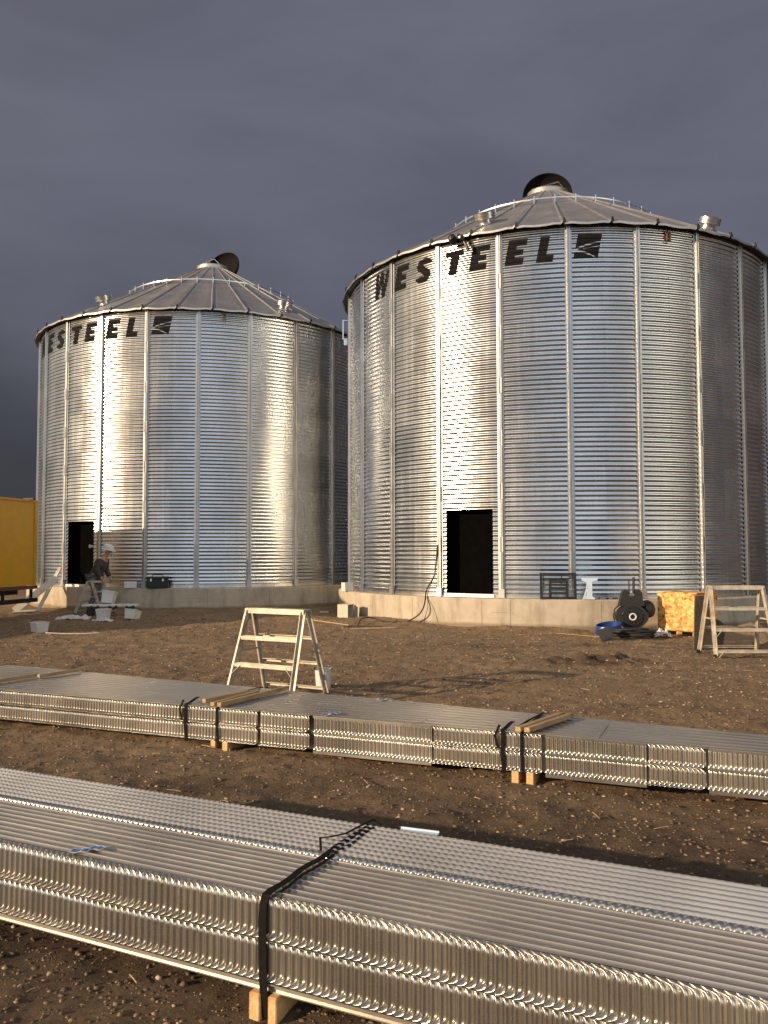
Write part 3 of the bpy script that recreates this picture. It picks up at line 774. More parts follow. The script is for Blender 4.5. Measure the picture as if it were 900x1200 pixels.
# second, thinner turn of the strap and its loose tail
ribbon(mb, [P3(P1, u1, n1, ss-.03, .42, ZTOP+.016), P3(P1, u1, n1, ss-.062, .47, ZTOP+.045), P3(P1, u1, n1, ss-.055, .53, ZTOP+.03), P3(P1, u1, n1, ss-.03, .62, ZTOP+.02), P3(P1, u1, n1, ss-.02, .72, ZTOP+.02), P3(P1, u1, n1, ss+.01, .80, ZTOP+.03), P3(P1, u1, n1, ss+.05, .79, ZTOP+.014)], .011, u1)
ribbon(mb, [P3(P1, u1, n1, ss+.030+.006*math.sin(d*25), d, ZTOP+.013) for d in np.linspace(.03, W2, 14)], .012, u1)
mb.build('strap', M['strap'], fb)
def sticker(parent, P0, u, n, s, d, z, rot=0, w=.09, h=.045, edge=False):
    t = empty('sticker', P3(P0, u, n, s, d, z), math.atan2(u[1], u[0])+rot); t.parent = parent
    mb = MB(); N = 8
    for i in range(N):
        x0, x1 = -w/2+w*i/N, -w/2+w*(i+1)/N; f = lambda x: .004*math.sin(x*70)+.003
        mb.add([(x0, -h/2, f(x0)), (x1, -h/2, f(x1)), (x1, h/2, f(x1)+.002), (x0, h/2, f(x0)+.002), (x0, -h/2, f(x0)-.001), (x1, -h/2, f(x1)-.001), (x1, h/2, f(x1)+.001), (x0, h/2, f(x0)+.001)], [(0,1,2,3), (7,6,5,4)])
    mb.build('paper', M['white'], t)
    mb = MB(); f = lambda x: .004*math.sin(x*70)+.0045
    for i in range(6):
        if i == 3: continue
        x0, x1 = -w*.42+w*.14*i, -w*.42+w*.14*(i+1)
        mb.add([(x0, -h*.3, f(x0)), (x1, -h*.3, f(x1)), (x1, h*.28, f(x1)+.002), (x0, h*.28, f(x0)+.002)], [(0,1,2,3)])
    mb.build('print', M['blueink'], t)
    return t
sticker(fb, P1, u1, n1, -2.455, .045, ZTOP+.004, .15, .08, .042); sticker(fb, P1, u1, n1, -2.41, .085, ZTOP+.008, -.2, .07, .04)

# pine blocks under the front bundle
def block(name, P0, u, n, s, d, size, label, z=0, group='pine blocks under the bundles'):
    mb = MB(); mb.box((0, 0, size[2]/2), size, None, .003)
    x, y, _ = P3(P0, u, n, s, d, 0)
    o = mb.build(name, M['woodblock'], None, False, (x, y, z), (0, 0, math.atan2(u[1], u[0])+PI/2))
    return tag(o, label, 'wood block', group)
block('wood_block', P1, u1, n1, -1.597, .40, (.86, .042, .112), 'pine block left of the hanging strap end under the nearest bundle', -.012)
block('wood_block', P1, u1, n1, -1.527, .40, (.86, .034, .112), 'pine block right of the hanging strap end under the nearest bundle', -.012)
# flat pale strip lying on the far edge of the front bundle
mb = MB(); mb.box((0, 0, 0), (.165, .032, .006), None, .001); mb.box((0, .016, .004), (.165, .003, .012))
tag(mb.build('metal_strip', M['lightblue'], None, False, (.140, 3.43, .412), (R(4), 0, R(-21))), 'short pale metal strip lying on the far edge of the nearest bundle', 'metal strip')

# ---- rear bundle
u2 = (.9232, -.3843); n2 = (.3843, .9232); c2 = 5.562; P2 = (n2[0]*c2, n2[1]*c2)
ZT2 = .345; S2A, S2B = -7.3, 1.3
wid = lambda s: max(.42, .552-.0965*s)+.0
rb = empty('plank_bundle', (0, 0, 0), 0, 'long steel plank bundle behind the nearest one, carrying sawn battens, four black straps', 'steel bundle', 'strapped bundles of galvanised planks')
segs = [(S2A, -3.735, 'A'), (-3.728, -3.37, 'A'), (-3.345, -2.925, 'A'), (-2.89, -1.955, 'C'), (-1.94, -1.175, 'A'), (-1.15, -.505, 'C'), (-.49, -.15, 'A'), (-.135, S2B, 'C')]
for i, (a, b, kd) in enumerate(segs):
    sec = empty('plank_section', (0, 0, 0)); sec.parent = rb
    dep = .0 if kd == 'A' else .022
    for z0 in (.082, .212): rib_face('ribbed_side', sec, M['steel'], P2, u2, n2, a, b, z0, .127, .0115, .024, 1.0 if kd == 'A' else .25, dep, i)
    if kd == 'C':
        mb = MB(); slab(mb, P2, u2, n2, a, b, -.006, .06, .333, .3385); slab(mb, P2, u2, n2, a, b, -.006, -.002, .325, .3325)
        slab(mb, P2, u2, n2, a, b, -.004, .05, .2045, .2185); slab(mb, P2, u2, n2, a, b, -.006, .06, .062, .083)
        mb.build('flange', M['steel'], sec)
mb = MB()
for k in range(20):
    s0 = S2A+(S2B-S2A)*k/20; s1 = S2A+(S2B-S2A)*(k+1)/20
    vs = [P3(P2, u2, n2, s, d, z) for z in (.08, .335) for (s, d) in ((s0, .05), (s1, .05), (s1, wid(s1)-.01), (s0, wid(s0)-.01))]
    mb.add(vs, [(0,3,2,1),(4,5,6,7),(0,1,5,4),(2,3,7,6)]+([(3,0,4,7)] if k == 0 else [])+([(1,2,6,5)] if k == 19 else []))
mb.build('core', M['steel_dull'], rb)
for i, (a, b) in enumerate(((S2A, -3.35), (-3.345, -2.05), (-2.045, -.8), (-.795, S2B))):
    ridged_top('top_sheet', rb, M['steel_dull'], P2, u2, n2, a, b, lambda s: -.004, lambda s: wid(s), ZT2+.001*(i % 2), .085, .0035, .007)
mb = MB()
for i, (a, b, kd) in enumerate(segs):
    slab(mb, P2, u2, n2, a, b+.01, -.008, .02, .3395, .3435)
mb.build('top_edge', M['steel_dull'], rb)
for k, (s, tail) in enumerate(((-4.035, 1), (-3.732, 0), (-1.44, 1), (-1.306, 0))):
    mb = MB(); w = .030 if tail else .022
    lo = .03 if k in (1, 3) else .06
    pts = [P3(P2, u2, n2, s+.01, -.012, lo), P3(P2, u2, n2, s, -.016, .2), P3(P2, u2, n2, s+(.006 if tail else 0), -.018, .33), P3(P2, u2, n2, s, -.006, ZT2+.008)]
    if not tail: pts += [P3(P2, u2, n2, s, d, ZT2+.0095) for d in np.linspace(.03, wid(s), 7)]
    else: pts += [P3(P2, u2, n2, s+.01, .03, ZT2+.012), P3(P2, u2, n2, s+.035, .07, ZT2+.04), P3(P2, u2, n2, s+.05, .09, ZT2+.05)]
    ribbon(mb, pts, w, u2)
    if tail:
        ribbon(mb, [P3(P2, u2, n2, s+.08, .1, ZT2+.01), P3(P2, u2, n2, s+.10, wid(s)*.55, ZT2+.012), P3(P2, u2, n2, s+.14, wid(s), ZT2+.01)], .022, u2)
        ribbon(mb, [P3(P2, u2, n2, s-.03, -.02, ZT2-.12), P3(P2, u2, n2, s-.045, -.03, ZT2-.03), P3(P2, u2, n2, s-.02, -.01, ZT2+.04)], .018, u2)
    mb.build('strap', M['strap'], rb)
sticker(rb, P2, u2, n2, -2.78, .02, ZT2+.004, .3, .10, .06); sticker(rb, P2, u2, n2, -2.74, .06, ZT2+.012, -.2, .08, .05); sticker(rb, P2, u2, n2, -2.63, .76, ZT2+.006, .1, .13, .07)
block('wood_block', P2, u2, n2, -3.775, .40, (.82, .045, .094), 'pine block under the rear bundle, left of the left hanging strap', -.01)
block('wood_block', P2, u2, n2, -3.665, .40, (.82, .05, .094), 'pine block under the rear bundle, right of the left hanging strap', -.01)
block('wood_block', P2, u2, n2, -1.355, .30, (.62, .05, .094), 'pine block under the rear bundle, left of the right hanging strap', -.01)
block('wood_block', P2, u2, n2, -1.255, .30, (.62, .05, .094), 'pine block under the rear bundle, right of the right hanging strap', -.01)
def batten(a, b, w, t, label, z=ZT2+.014):
    a = Vector((a[0], a[1], 0)); b = Vector((b[0], b[1], 0)); d = b-a
    mb = MB(); mb.box((0, 0, t/2), (d.length, w, t), None, .002)
    o = mb.build('wood_batten', M['wood'], None, False, ((a+b)/2)+Vector((0, 0, z)), (0, 0, math.atan2(d.y, d.x)))
    return tag(o, label, 'batten', 'sawn battens lying on the rear bundle')
batten((-1.45, 6.69), (-1.16, 7.10), .04, .03, 'shortest of the three battens beside the stepladder, on its left')
batten((-1.352, 6.545), (-1.08, 7.12), .038, .028, 'middle of the three battens lying on the rear bundle before the stepladder')
batten((-1.292, 6.51), (-.85, 7.33), .04, .032, 'longest of the three battens lying on the rear bundle before the stepladder')
batten((.895, 5.59), (1.31, 6.12), .042, .03, 'left one of the pair of battens at the right part of the rear bundle')
batten((.952, 5.57), (1.365, 6.08), .042, .03, 'right one of the pair of battens at the right part of the rear bundle')
batten((-3.66, 7.62), (-3.40, 8.13), .04, .03, 'batten cut by the left edge of the photo, on the rear bundle')
batten((-3.35, 8.05), (-3.10, 8.50), .04, .03, 'batten alone near the far left corner of the rear bundle top')

# ------------------------------------------------------------------ stepladders
def make_ladder():
    root = empty('step_ladder')
    H = .95; wt, wb = .74, .84; sp = .30
    for side in (-1, 1):         # side -1 = frame facing the camera
        fr = empty('ladder_frame'); fr.parent = root
        def at_(x, z): w_ = wb+(wt-wb)*z/H; return Vector((x*w_/2, side*(.045+sp*(1-z/H)), z))
        for x in (-1, 1):
            mb = MB(); a = at_(x, 0); b = at_(x, H-.01)
            d = (b-a).normalized()
            mb.bar(a+d*.03, b, .014, .06, (1, 0, 0)); mb.bar(a+d*.03+Vector((-x*.014, side*.024, 0)), b+Vector((-x*.014, side*.024, 0)), .005, .03, (0, 1, 0)); mb.bar(a+d*.03+Vector((-x*.014, -side*.024, 0)), b+Vector((-x*.014, -side*.024, 0)), .005, .03, (0, 1, 0))
            lg = mb.build('leg', M['alu'], fr)
            mb = MB(); mb.bar(a, a+d*.05, .03, .07, (1, 0, 0), .004); mb.build('foot', M['rubber'], lg)
        for z in (.105, .385, .665):
            a = at_(-.97, z); b = at_(.97, z); mb = MB()
            mb.bar(a, b, .075 if side < 0 else .03, .006); mb.bar(a+Vector((0, side*.035, -.017)), b+Vector((0, side*.035, -.017)), .005, .036); 
            if side < 0:
                mb.bar(a+Vector((0, -side*.035, -.012)), b+Vector((0, -side*.035, -.012)), .005, .024)
                for k in range(3): mb.bar(a+Vector((.03, -.02+.02*k, .0045)), b+Vector((-.03, -.02+.02*k, .0045)), .004, .003)
            mb.build('step', M['alu'], fr)
            if side < 0 and z < .5:
                for x in (-1, 1):
                    p = at_(x*.97, z-.02); q = at_(x*.97, z-.11); mb = MB(); mb.bar(p+Vector((-x*.09, side*.03, 0)), q+Vector((0, side*.03, 0)), .004, .02, (0, 1, 0)); mb.build('brace', M['alu'], fr)
    mb = MB(); mb.box((0, 0, H+.002), (wt+.035, .14, .022), None, .004); mb.box((0, -.072, H-.018), (wt+.04, .008, .05), None, .002); mb.box((0, .072, H-.018), (wt+.04, .008, .05), None, .002)
    mb.build('top_platform', M['alu'], root)
    for x in (-1, 1):
        mb = MB(); z = .5; w_ = (wb+(wt-wb)*z/H)/2*x; mb.bar((w_-x*.02, -.17, z+.01), (w_-x*.02, .17, z+.01), .004, .022); mb.build('spreader', M['alu'], root)
    return root
lad = make_ladder()
lad.location = (-1.15, 8.95, .0); lad.rotation_euler = (0, 0, R(-29))
tag(lad, 'aluminium stepladder standing alone behind the rear steel bundle, white bucket beside it', 'stepladder', 'low aluminium stepladders')
l2 = copy_tree(lad); l2.location = (5.36, 12.62, 0); l2.rotation_euler = (0, 0, R(-1)); l2.scale = (1.06, 1.02, 1.10)
tag(l2, 'aluminium stepladder at the right edge in front of the dark board and strand board crate', 'stepladder')
l3 = copy_tree(lad); l3.location = (-7.53, 21.55, .0); l3.rotation_euler = (0, 0, R(78)); l3.scale = (.75, 1.15, .9)
tag(l3, 'stepladder half hidden by the stooping worker and white pails', 'stepladder')

# ------------------------------------------------------------------ buckets and boxes
def bucket(loc, rtop, h, label, tilt=(0, 0, 0), lid_=False, square=False, handle=True):
    t = empty('bucket', loc); t.rotation_euler = tilt; tag(t, label, 'bucket', 'white plastic buckets and pails'); h *= .86; rtop *= .88
    mb = MB(); n = 4 if square else 24; k = 1.25 if square else 1
    mb.lathe([(rtop*.82*k, 0), (rtop*.97*k, h*.9), (rtop*1.05*k, h*.9), (rtop*1.05*k, h*.94), (rtop*k, h*.95), (rtop*1.02*k, h), (rtop*.95*k, h), (rtop*.80*k, .02)], n, capb=True)
    mb.build('body', M['white'], t, 35)
    if lid_: MB().lathe([(rtop*1.07*k, h), (rtop*1.07*k, h+.02), (rtop*.9*k, h+.022)], n).build('lid', M['white'], t, 35)
    if handle:
        mb = MB(); mb.tube([(rtop*1.06*math.cos(a), -.02-rtop*.35*math.sin(a), h*.9+rtop*.55*math.sin(a)) for a in np.linspace(0, PI, 12)], .004, 5); mb.build('handle', M['blackmetal'], t)
    return t
bucket((-.705, 9.62, 0), .115, .27, 'white bucket standing on bare soil by the right feet of the lone stepladder')
bucket((-6.88, 16.55, 0), .17, .24, 'white rectangular pail with raised handle, alone in the shade before the yellow truck', (0, 0, R(8)), square=True)
bucket((-6.66, 19.65, .0), .17, .28, 'white pail standing lowest in the clutter below the worker', (0, 0, R(40)), True, True)
bucket((-6.02, 19.75, .0), .19, .27, 'white pail lying at the right end of the clutter near the worker', (R(-8), R(12), R(30)), False, True)
bucket((-6.98, 20.9, .32), .2, .34, 'tilted white container on top of the clutter, in front of the legs of the worker', (0, R(12), R(46)), True, True, False)

def carton(name, loc, size, rz, label, mat, open_=False, cat='box'):
    t = empty(name, loc, rz, label, cat); x, y, z = size; w = .008
    mb = MB(); mb.box((0, -y/2, z/2), (x, w, z)); mb.box((0, y/2, z/2), (x, w, z)); mb.box((-x/2, 0, z/2), (w, y-w, z)); mb.box((0, 0, w/2), (x-w, y-w, w))
    if not open_: mb.box((x/2, 0, z/2), (w, y-w, z)); 
    mb.box((0, 0, z+w/2), (x+w*1.5, y+w*1.5, w))
    mb.build('shell', mat, t)
    if open_:
        mb = MB(); mb.box((0, 0, 0), (.22, w, z-.02)); mb.build('flap', mat, t, False, (x/2+.10, y/2-.05, z/2), (0, 0, R(-35)))
    return t
t = carton('cardboard_box', (-.90, 19.35, 0), (.27, .30, .37), R(-24), 'pale cardboard box open on its side against the concrete ring', M['cardboard'], True, 'box')
bx = carton('box', (-.92, 20.62, .632), (.22, .2, .2), R(30), 'small white box on the left end of the right concrete ring', M['white'], False, 'box')
bx2 = carton('box', (-6.93, 22.60, .632), (.32, .12, .17), R(12), 'white box on the concrete ledge between worker and black toolbox', M['white'], False, 'box')
# toolbox
t = empty('toolbox', (-6.18, 22.55, .632), R(6), 'black toolbox with handle resting on the left concrete ring', 'toolbox')
MB().box((0, 0, .11), (.58, .2, .22), None, .02).build('body', M['blackmetal'], t); MB().box((0, 0, .27), (.60, .21, .09), None, .02).build('lid', M['rubber'], t)
MB().tube([(-.15, 0, .31), (-.13, 0, .36), (.13, 0, .36), (.15, 0, .31)], .012, 6).build('handle', M['blackmetal'], t)
for x in (-.16, .16): MB().box((x, -.107, .22), (.05, .012, .07), None, .003).build('clasp', M['bright'], t)

# leaning boards at the left bin
def board(a, b, w, t_, label, mat, up, cat='board'):
    mb = MB(); mb.bar(a, b, w, t_, up, .003); return tag(mb.build('board', mat), label, cat, 'pale boards leaning on the left concrete ring')
board((-9.95, 22.3, .05), (-9.18, 23.2, .90), .2, .03, 'widest pale board leaning flat against the left concrete ring', M['whitewood'], (.2, -1, .5))
board((-9.46, 22.6, .0), (-9.30, 23.72, 1.18), .045, .10, 'narrow pale plank leaning steeply against the corrugated wall', M['whitewood'], (1, 0, 0))
board((-9.85, 21.95, .03), (-9.3, 22.15, .06), .3, .03, 'short pale board lying at the foot of the leaning boards', M['whitewood'], (0, 0, 1))

def crumple(name, loc, size, mat, label, cat, seed=1, hh=.07):
    n = 26; V = []
    for i in range(n):
        for j in range(n):
            x, y = i/(n-1)-.5, j/(n-1)-.5; rr = 1+.28*noise.noise(Vector((math.atan2(y, x)*1.2, seed, 0)))
            q = max(0, 1-(abs(2*x)**3+abs(2*y)**3)*.6)
            h = (abs(noise.noise(Vector((x*5+seed, y*5, seed))))*1.4+.3)*hh*q
            V.append((x*size[0]*rr, y*size[1]*rr, h))
    o = grid_obj(name, np.array(V), n, n, mat, None, True); o.location = loc
    return tag(o, label, cat)
crumple('rag', (-7.45, 19.9, .0), (.8, .45), M['rag'], 'grey crumpled sheet lying on shaded soil left of the pails', 'rag', 2, .10)
crumple('rag', (5.15, 15.42, .01), (.32, .3), M['rag'], 'white crumpled rag on the soil under the strand board crate', 'rag', 4, .14)
crumple('rag', (-6.5, 19.2, 0), (.45, .2), M['rag'], 'torn white piece in front of the lowest pail', 'rag', 6, .09)
# plank with dark scraps under the pails
t = empty('work_plank', (-6.85, 20.75, .0), R(2), 'white topped plank with black scraps hanging under it, below the worker', 'plank')
MB().box((0, 0, .28), (1.35, .3, .05), None, .006).build('board', M['whitewood'], t)
for x in (-.45, 0, .42):
    MB().tube([(x, -.15, .25), (x+.1, -.18, .2), (x+.2, -.15, .26)], .035, 8).build('scrap', M['rubber'], t)
for x in (-.5, .5): MB().box((x, 0, .127), (.12, .26, .254), None, .004).build('support', M['blackmetal'], t)
mb = MB(); mb.box((0, 0, .012), (.22, .03, .02), None, .004)
tag(mb.build('offcut', M['white'], None, False, (-1.49, 20.6, .10), (0, 0, R(-4))), 'small white offcut on soil between the two bins', 'offcut')

# ------------------------------------------------------------------ things in front of the right bin
def frame_thing():
    t = empty('standing_rack', (3.53, 16.73, .632), R(-3), 'black rectangular metal rack with inner bars standing on the right concrete ring', 'rack')
    t.rotation_euler = (R(-6), 0, R(-5)); W, H = .73, .53
    mb = MB()
    for x in (-W/2+.02, W/2-.03): mb.box((x, 0, H/2), (.05, .06, H), None, .004)
    mb.box((0, 0, H-.025), (W-.1, .06, .045), None, .004); mb.box((0, 0, .02), (W-.1, .06, .04), None, .004)
    mb.build('outer_frame', M['blackmetal'], t)
    mb = MB()
    for x in (-.17, .17): mb.box((x, -.04, .19), (.05, .04, .34), None, .004)
    for z in (.34, .22, .12): mb.box((0, -.04, z), (.29, .035, .035), None, .003)
    mb.build('inner_frame', M['blackmetal'], t)
    mb = MB(); mb.box((0, 0, H-.11), (W-.1, .02, .02)); mb.box((.07, 0, .4), (.02, .02, .2)); mb.box((-W/2+.07, 0, H*.6), (.015, .02, .3)); mb.build('cross_bars', M['blackmetal'], t)
frame_thing()
t = empty('steel_bracket', (4.13, 16.63, .632), R(-2), 'pale blue bracket with a T shaped top standing beside the black rack', 'bracket')
mb = MB(); mb.prism([(-.13, 0), (.10, 0), (.10, .03), (.05, .06), (.05, .36), (.16, .38), (.16, .43), (-.15, .43), (-.15, .38), (-.05, .33), (-.06, .08), (-.13, .03)], -.03, .03, Matrix.Rotation(R(90), 4, 'X'))
mb.build('plate', M['lightblue'], t); MB().bar((-.12, -.02, .02), (-.02, -.02, .3), .02, .03).build('strut', M['lightblue'], t)
mb = MB(); r = random.Random(9)
for i in range(9): mb.box((r.uniform(-.12, .3), r.uniform(-.03, .03), .012+r.random()*.012), (r.uniform(.03, .09), .03, .02), (r.random()*.4, r.random()*.5, r.random()*3), .002)
tag(mb.build('bolt_pile', M['blackmetal'], None, False, (4.42, 16.66, .632)), 'small heap of dark bolts on the ledge right of the pale bracket', 'bolts')

# fan: dark cone-shaped aeration blower seen end-on
t = empty('blower', (4.70, 15.75, 0), R(-6), 'dark electric blower with round bolted face standing before the right bin', 'blower')
mb = MB(); poly = []
for i in range(40):
    a = 2*PI*i/40; rr = .265*(1+.05*math.cos(4*a)); poly.append((rr*math.cos(a)*1.08, rr*math.sin(a)*.95+.36))
Rx = Matrix.Rotation(R(90), 4, 'X')
mb.prism(poly, -.10, .13, Rx); mb.build('housing', M['rubber'], t, 40)
mb = MB(); mb.lathe([(.20, .0), (.19, .02), (.06, .025)], 32, (0, -.13, .36), (R(90), 0, 0)); mb.build('face_plate', M['blackmetal'], t, 35)
mb = MB(); mb.tube([(.058*math.cos(2*PI*i/24), -.165, .36+.058*math.sin(2*PI*i/24)) for i in range(24)], .014, 8, True); mb.build('hub_ring', M['white'], t, 40)
for i in range(8):
    a = 2*PI*(i+.5)/8; mb = MB(); mb.lathe([(.012, 0), (.012, .012)], 8, (.155*math.cos(a)*1.25, -.135, .36+.155*math.sin(a)*1.1), (R(90), 0, 0)); mb.build('bolt', M['bright'], t)
mb = MB(); mb.prism([(-.24, .56), (.24, .56), (.20, .68), (.19, .80), (.15, .86), (.09, .86), (.07, .74), (-.05, .74), (-.07, .86), (-.14, .86), (-.18, .80), (-.21, .68)], -.08, .11, Rx); mb.build('top_bracket', M['rubber'], t)
mb = MB(); mb.box((.0, -.09, .635), (.14, .012, .06), None, .003); mb.build('rating_plate', M['white'], t)
mb = MB(); mb.tube([(.05, 0, .8), (.055, .0, 1.1)], .022, 8); mb.tube([(-.03, 0, .78), (-.035, 0, 1.05)], .012, 8); mb.build('rod', M['blackmetal'], t)
mb = MB(); mb.lathe([(.16, 0), (.17, .04), (.17, .16), (.14, .2), (.05, .21)], 24, (.21, .04, .47), (0, R(80), R(30))); mb.build('motor', M['rubber'], t, 40)
mb = MB(); mb.tube([(-.22, -.05, .58), (-.32, -.08, .5), (-.35, -.1, .36), (-.31, -.1, .22), (-.24, -.1, .12)], .014, 8); mb.tube([(-.2, -.05, .54), (-.27, -.08, .46), (-.29, -.1, .34), (-.25, -.1, .24)], .010, 8); mb.build('hose', M['rubber'], t, True)
mb = MB(); mb.box((-.16, 0, .06), (.06, .3, .12), None, .01); mb.box((.16, 0, .06), (.06, .3, .12), None, .01); mb.build('foot', M['rubber'], t)
# coiled black cable in front
mb = MB(); pts = []
for i in range(150):
    a = i*2*PI/25; rr = .26+.05*math.sin(i*.37); pts.append((rr*math.cos(a)*1.25, rr*math.sin(a)*.75, .03+.13*(i/150)+.03*abs(math.sin(i*.23))))
mb.tube(pts, .022, 6); tag(mb.build('coiled_cable', M['rubber'], None, True, (4.55, 15.1, .0)), 'heap of coiled black cable on the soil at the foot of the blower', 'cable')
# blue band
mb = MB(); n = 36; vs = []
for i in range(n):
    a = 2*PI*i/n; x = .25*math.cos(a); y = .22*math.sin(a); tz = .05*math.cos(a)
    for (k, z) in ((1, 0), (1.03, .02), (1.03, .15), (1.0, .165), (.95, .16), (.95, .01)): vs.append((x*k*.92, y*k*.92, z+tz))
fs = []
for i in range(n):
    j = (i+1) % n
    for k in range(6): fs.append((i*6+k, j*6+k, j*6+(k+1) % 6, i*6+(k+1) % 6))
mb.add(vs, fs); tag(mb.build('plastic_ring', M['blue'], None, 35, (4.2, 15.55, .07), (R(8), R(4), 0)), 'wide blue plastic ring on the soil left of the blower', 'ring')
mb = MB(); mb.box((0, 0, 0), (.24, .02, .23), None, .006); mb.box((0, -.012, 0), (.18, .006, .17), None, .002)
tag(mb.build('rubber_mat', M['rubber'], None, False, (3.93, 14.7, .13), (R(-35), R(-22), R(-10))), 'black square rubber piece tilted before the blue ring', 'mat')

# OSB crate
t = empty('crate', (5.70, 15.92, 0), 0, 'orange strand board crate raised on feet against the right bin', 'crate')
q = math.atan2(-.5, .55)
def panel_obj(name, a, b, z0, z1, th, mat, par):
    a = Vector((a[0], a[1], 0)); b = Vector((b[0], b[1], 0)); d = b-a
    mb = MB(); mb.box((0, 0, 0), (d.length, th, z1-z0), None, .002)
    return mb.build(name, mat, par, False, (a+b)/2+Vector((0, 0, (z0+z1)/2)), (0, 0, math.atan2(d.y, d.x)))
A_ = (-.43, .02); B_ = (.10, -.58); C_ = (.62, -.22); D_ = (.08, .40)
panel_obj('front_panel', A_, B_, .105, .80, .018, M['osb'], t); panel_obj('side_panel', (B_[0]+.012, B_[1]+.01), C_, .105, .79, .016, M['osb'], t)
panel_obj('rear_panel', (C_[0]-.01, C_[1]+.012), D_, .105, .80, .016, M['osb'], t); panel_obj('side_panel', (D_[0]-.012, D_[1]-.01), (A_[0]+.012, A_[1]+.01), .105, .80, .016, M['osb'], t)
mb = MB(); mb.prism([A_, B_, C_, D_], .803, .815); mb.build('lid', M['osb'], t)
mb = MB(); mb.prism([(A_[0]+.02, A_[1]+.01), (B_[0], B_[1]+.02), (C_[0]-.02, C_[1]), (D_[0], D_[1]-.02)], .09, .104); mb.build('floor_panel', M['osb'], t)
for p in (A_, B_, C_, D_, (-.16, -.27)): MB().box((p[0]*.82+.02, p[1]*.82, .045), (.08, .08, .09)).build('foot', M['woodblock'], t)
# dark sheets leaning by the crate, behind the right ladder
t = empty('plywood_sheet', (5.36, 13.30, 0), 0, 'dark weathered plywood pieces propped upright behind the right ladder', 'plywood')
MB().box((-.25, .0, .43), (.30, .03, .88), (R(4), 0, R(14)), .003).build('tall_piece', M['darkply'], t)
mb = MB(); mb.prism([(-.30, .02), (.72, .02), (.72, .20), (.35, .26), (.10, .46), (-.30, .62)], -.012, .012, Matrix.Rotation(R(90), 4, 'X')); mb.build('low_piece', M['darkply'], t, False, (.0, .2, 0), (0, 0, R(-3)))

# cables and string
def on_ground(x, y, dz=.01): return Vector((x, y, float(gheight(np.array([x]), np.array([y]))[0])+dz))
cx, cy, _ = BINS['R']
def wallp(a, z, r=5.60): p = pos(a, r, z); return Vector((p[0]+cx, p[1]+cy, z))
pts = [wallp(52.4, 1.75, 5.56), wallp(52.1, 1.35, 5.58), wallp(51.6, 1.05, 5.6), wallp(50.6, .78, 5.72), Vector((.86, 17.75, .45)), Vector((.74, 17.75, .25)), on_ground(.5, 17.95), on_ground(.25, 18.0), on_ground(0, 18.1), Vector((-.25, 18.25, .14)), Vector((-.42, 18.15, .16)), Vector((-.52, 17.9, .12)), on_ground(-.55, 17.6)]
tag(MB().tube(spline(pts), .016, 6).build('power_cable', M['rubber'], None, True), 'black cable hanging left of the open doorway and looping on the soil', 'cable')
pts = [wallp(51.3, .95, 5.62), wallp(51.0, .70, 5.74), Vector((.93, 17.68, .4)), Vector((.86, 17.55, .18)), on_ground(.84, 17.5)]
tag(MB().tube(spline(pts), .007, 5).build('thin_cable', M['rubber'], None, True), 'thin dark wire hanging straight down the concrete beside the looping cable', 'wire')
for i, (a, b, w, lab) in enumerate((((-.85, 17.25), (-.05, 17.45), .05, 'thin dark batten lying on the soil before the cardboard box'), ((-1.9, 18.4), (-.75, 17.6), .03, 'pale splintered lath crossing the soil left of the dark batten'), ((-.7, 17.05), (.25, 17.15), .03, 'pale lath lying nearest the camera below the looping cable'))):
    A3 = on_ground(*a, .02); B3 = on_ground(*b, .02)
    tag(MB().bar(A3, B3, w, .02).build('lath', M['darkply'] if i == 0 else M['wood']), lab, 'lath')
tag(MB().tube(spline([on_ground(2.6, 16.0), on_ground(3.2, 16.15), on_ground(3.6, 15.9), on_ground(3.9, 15.3), on_ground(4.05, 15.0)]), .006, 5).build('yellow_rope', M['yellowrope'], None, True), 'yellow rope on the soil leading to the blue ring', 'rope')
tag(MB().tube(spline([on_ground(-6.7, 16.4, .015), on_ground(-6.3, 16.3, .015), on_ground(-5.9, 16.25, .015), on_ground(-5.6, 16.3, .015)]), .008, 5).build('cord', M['rag'], None, True), 'pale cord trailing from the pail in the shade', 'cord')

# ------------------------------------------------------------------ yellow box truck at the left edge
t = empty('box_truck', (-9.6, 19.3, 0), 0, 'yellow box truck body cut by the left edge of the photo', 'truck')
def TP(x, y): return Vector((x+9.6, y-19.3, 0))
P_ = [TP(-9.05, 21.5), TP(-10.37, 14.5), TP(-12.85, 14.95), TP(-11.5, 22.0)]  # near end lengthened out of view to widen the shadow it casts
mb = MB(); mb.prism([(p.x, p.y) for p in P_], .76, 2.93); mb.build('box_body', M['yellow'], t, False, fixn=True)
d = (P_[0]-P_[1]).normalized(); nr = Vector((d.y, -d.x, 0))
def along(k, off, z): p = P_[1]+(P_[0]-P_[1])*k+nr*off; return (p.x, p.y, z)
mb = MB(); mb.bar(along(0, .012, .71), along(1.0, .012, .71), .06, .09); mb.build('bottom_rail', M['brown'], t)
mb = MB(); mb.bar(along(0, .012, 2.93), along(1.0, .012, 2.93), .05, .05); mb.bar(along(.985, .012, .77), along(.985, .012, 2.9), .07, .03, (1, 0, 0)); mb.build('corner_trim', M['yellow'], t)
mb = MB(); p = along(.95, .0, 2.97); mb.box((p[0], p[1], 2.975), (.12, .3, .05), (0, 0, math.atan2(d.y, d.x)), .01); mb.build('marker_lamp', M['blackmetal'], t)
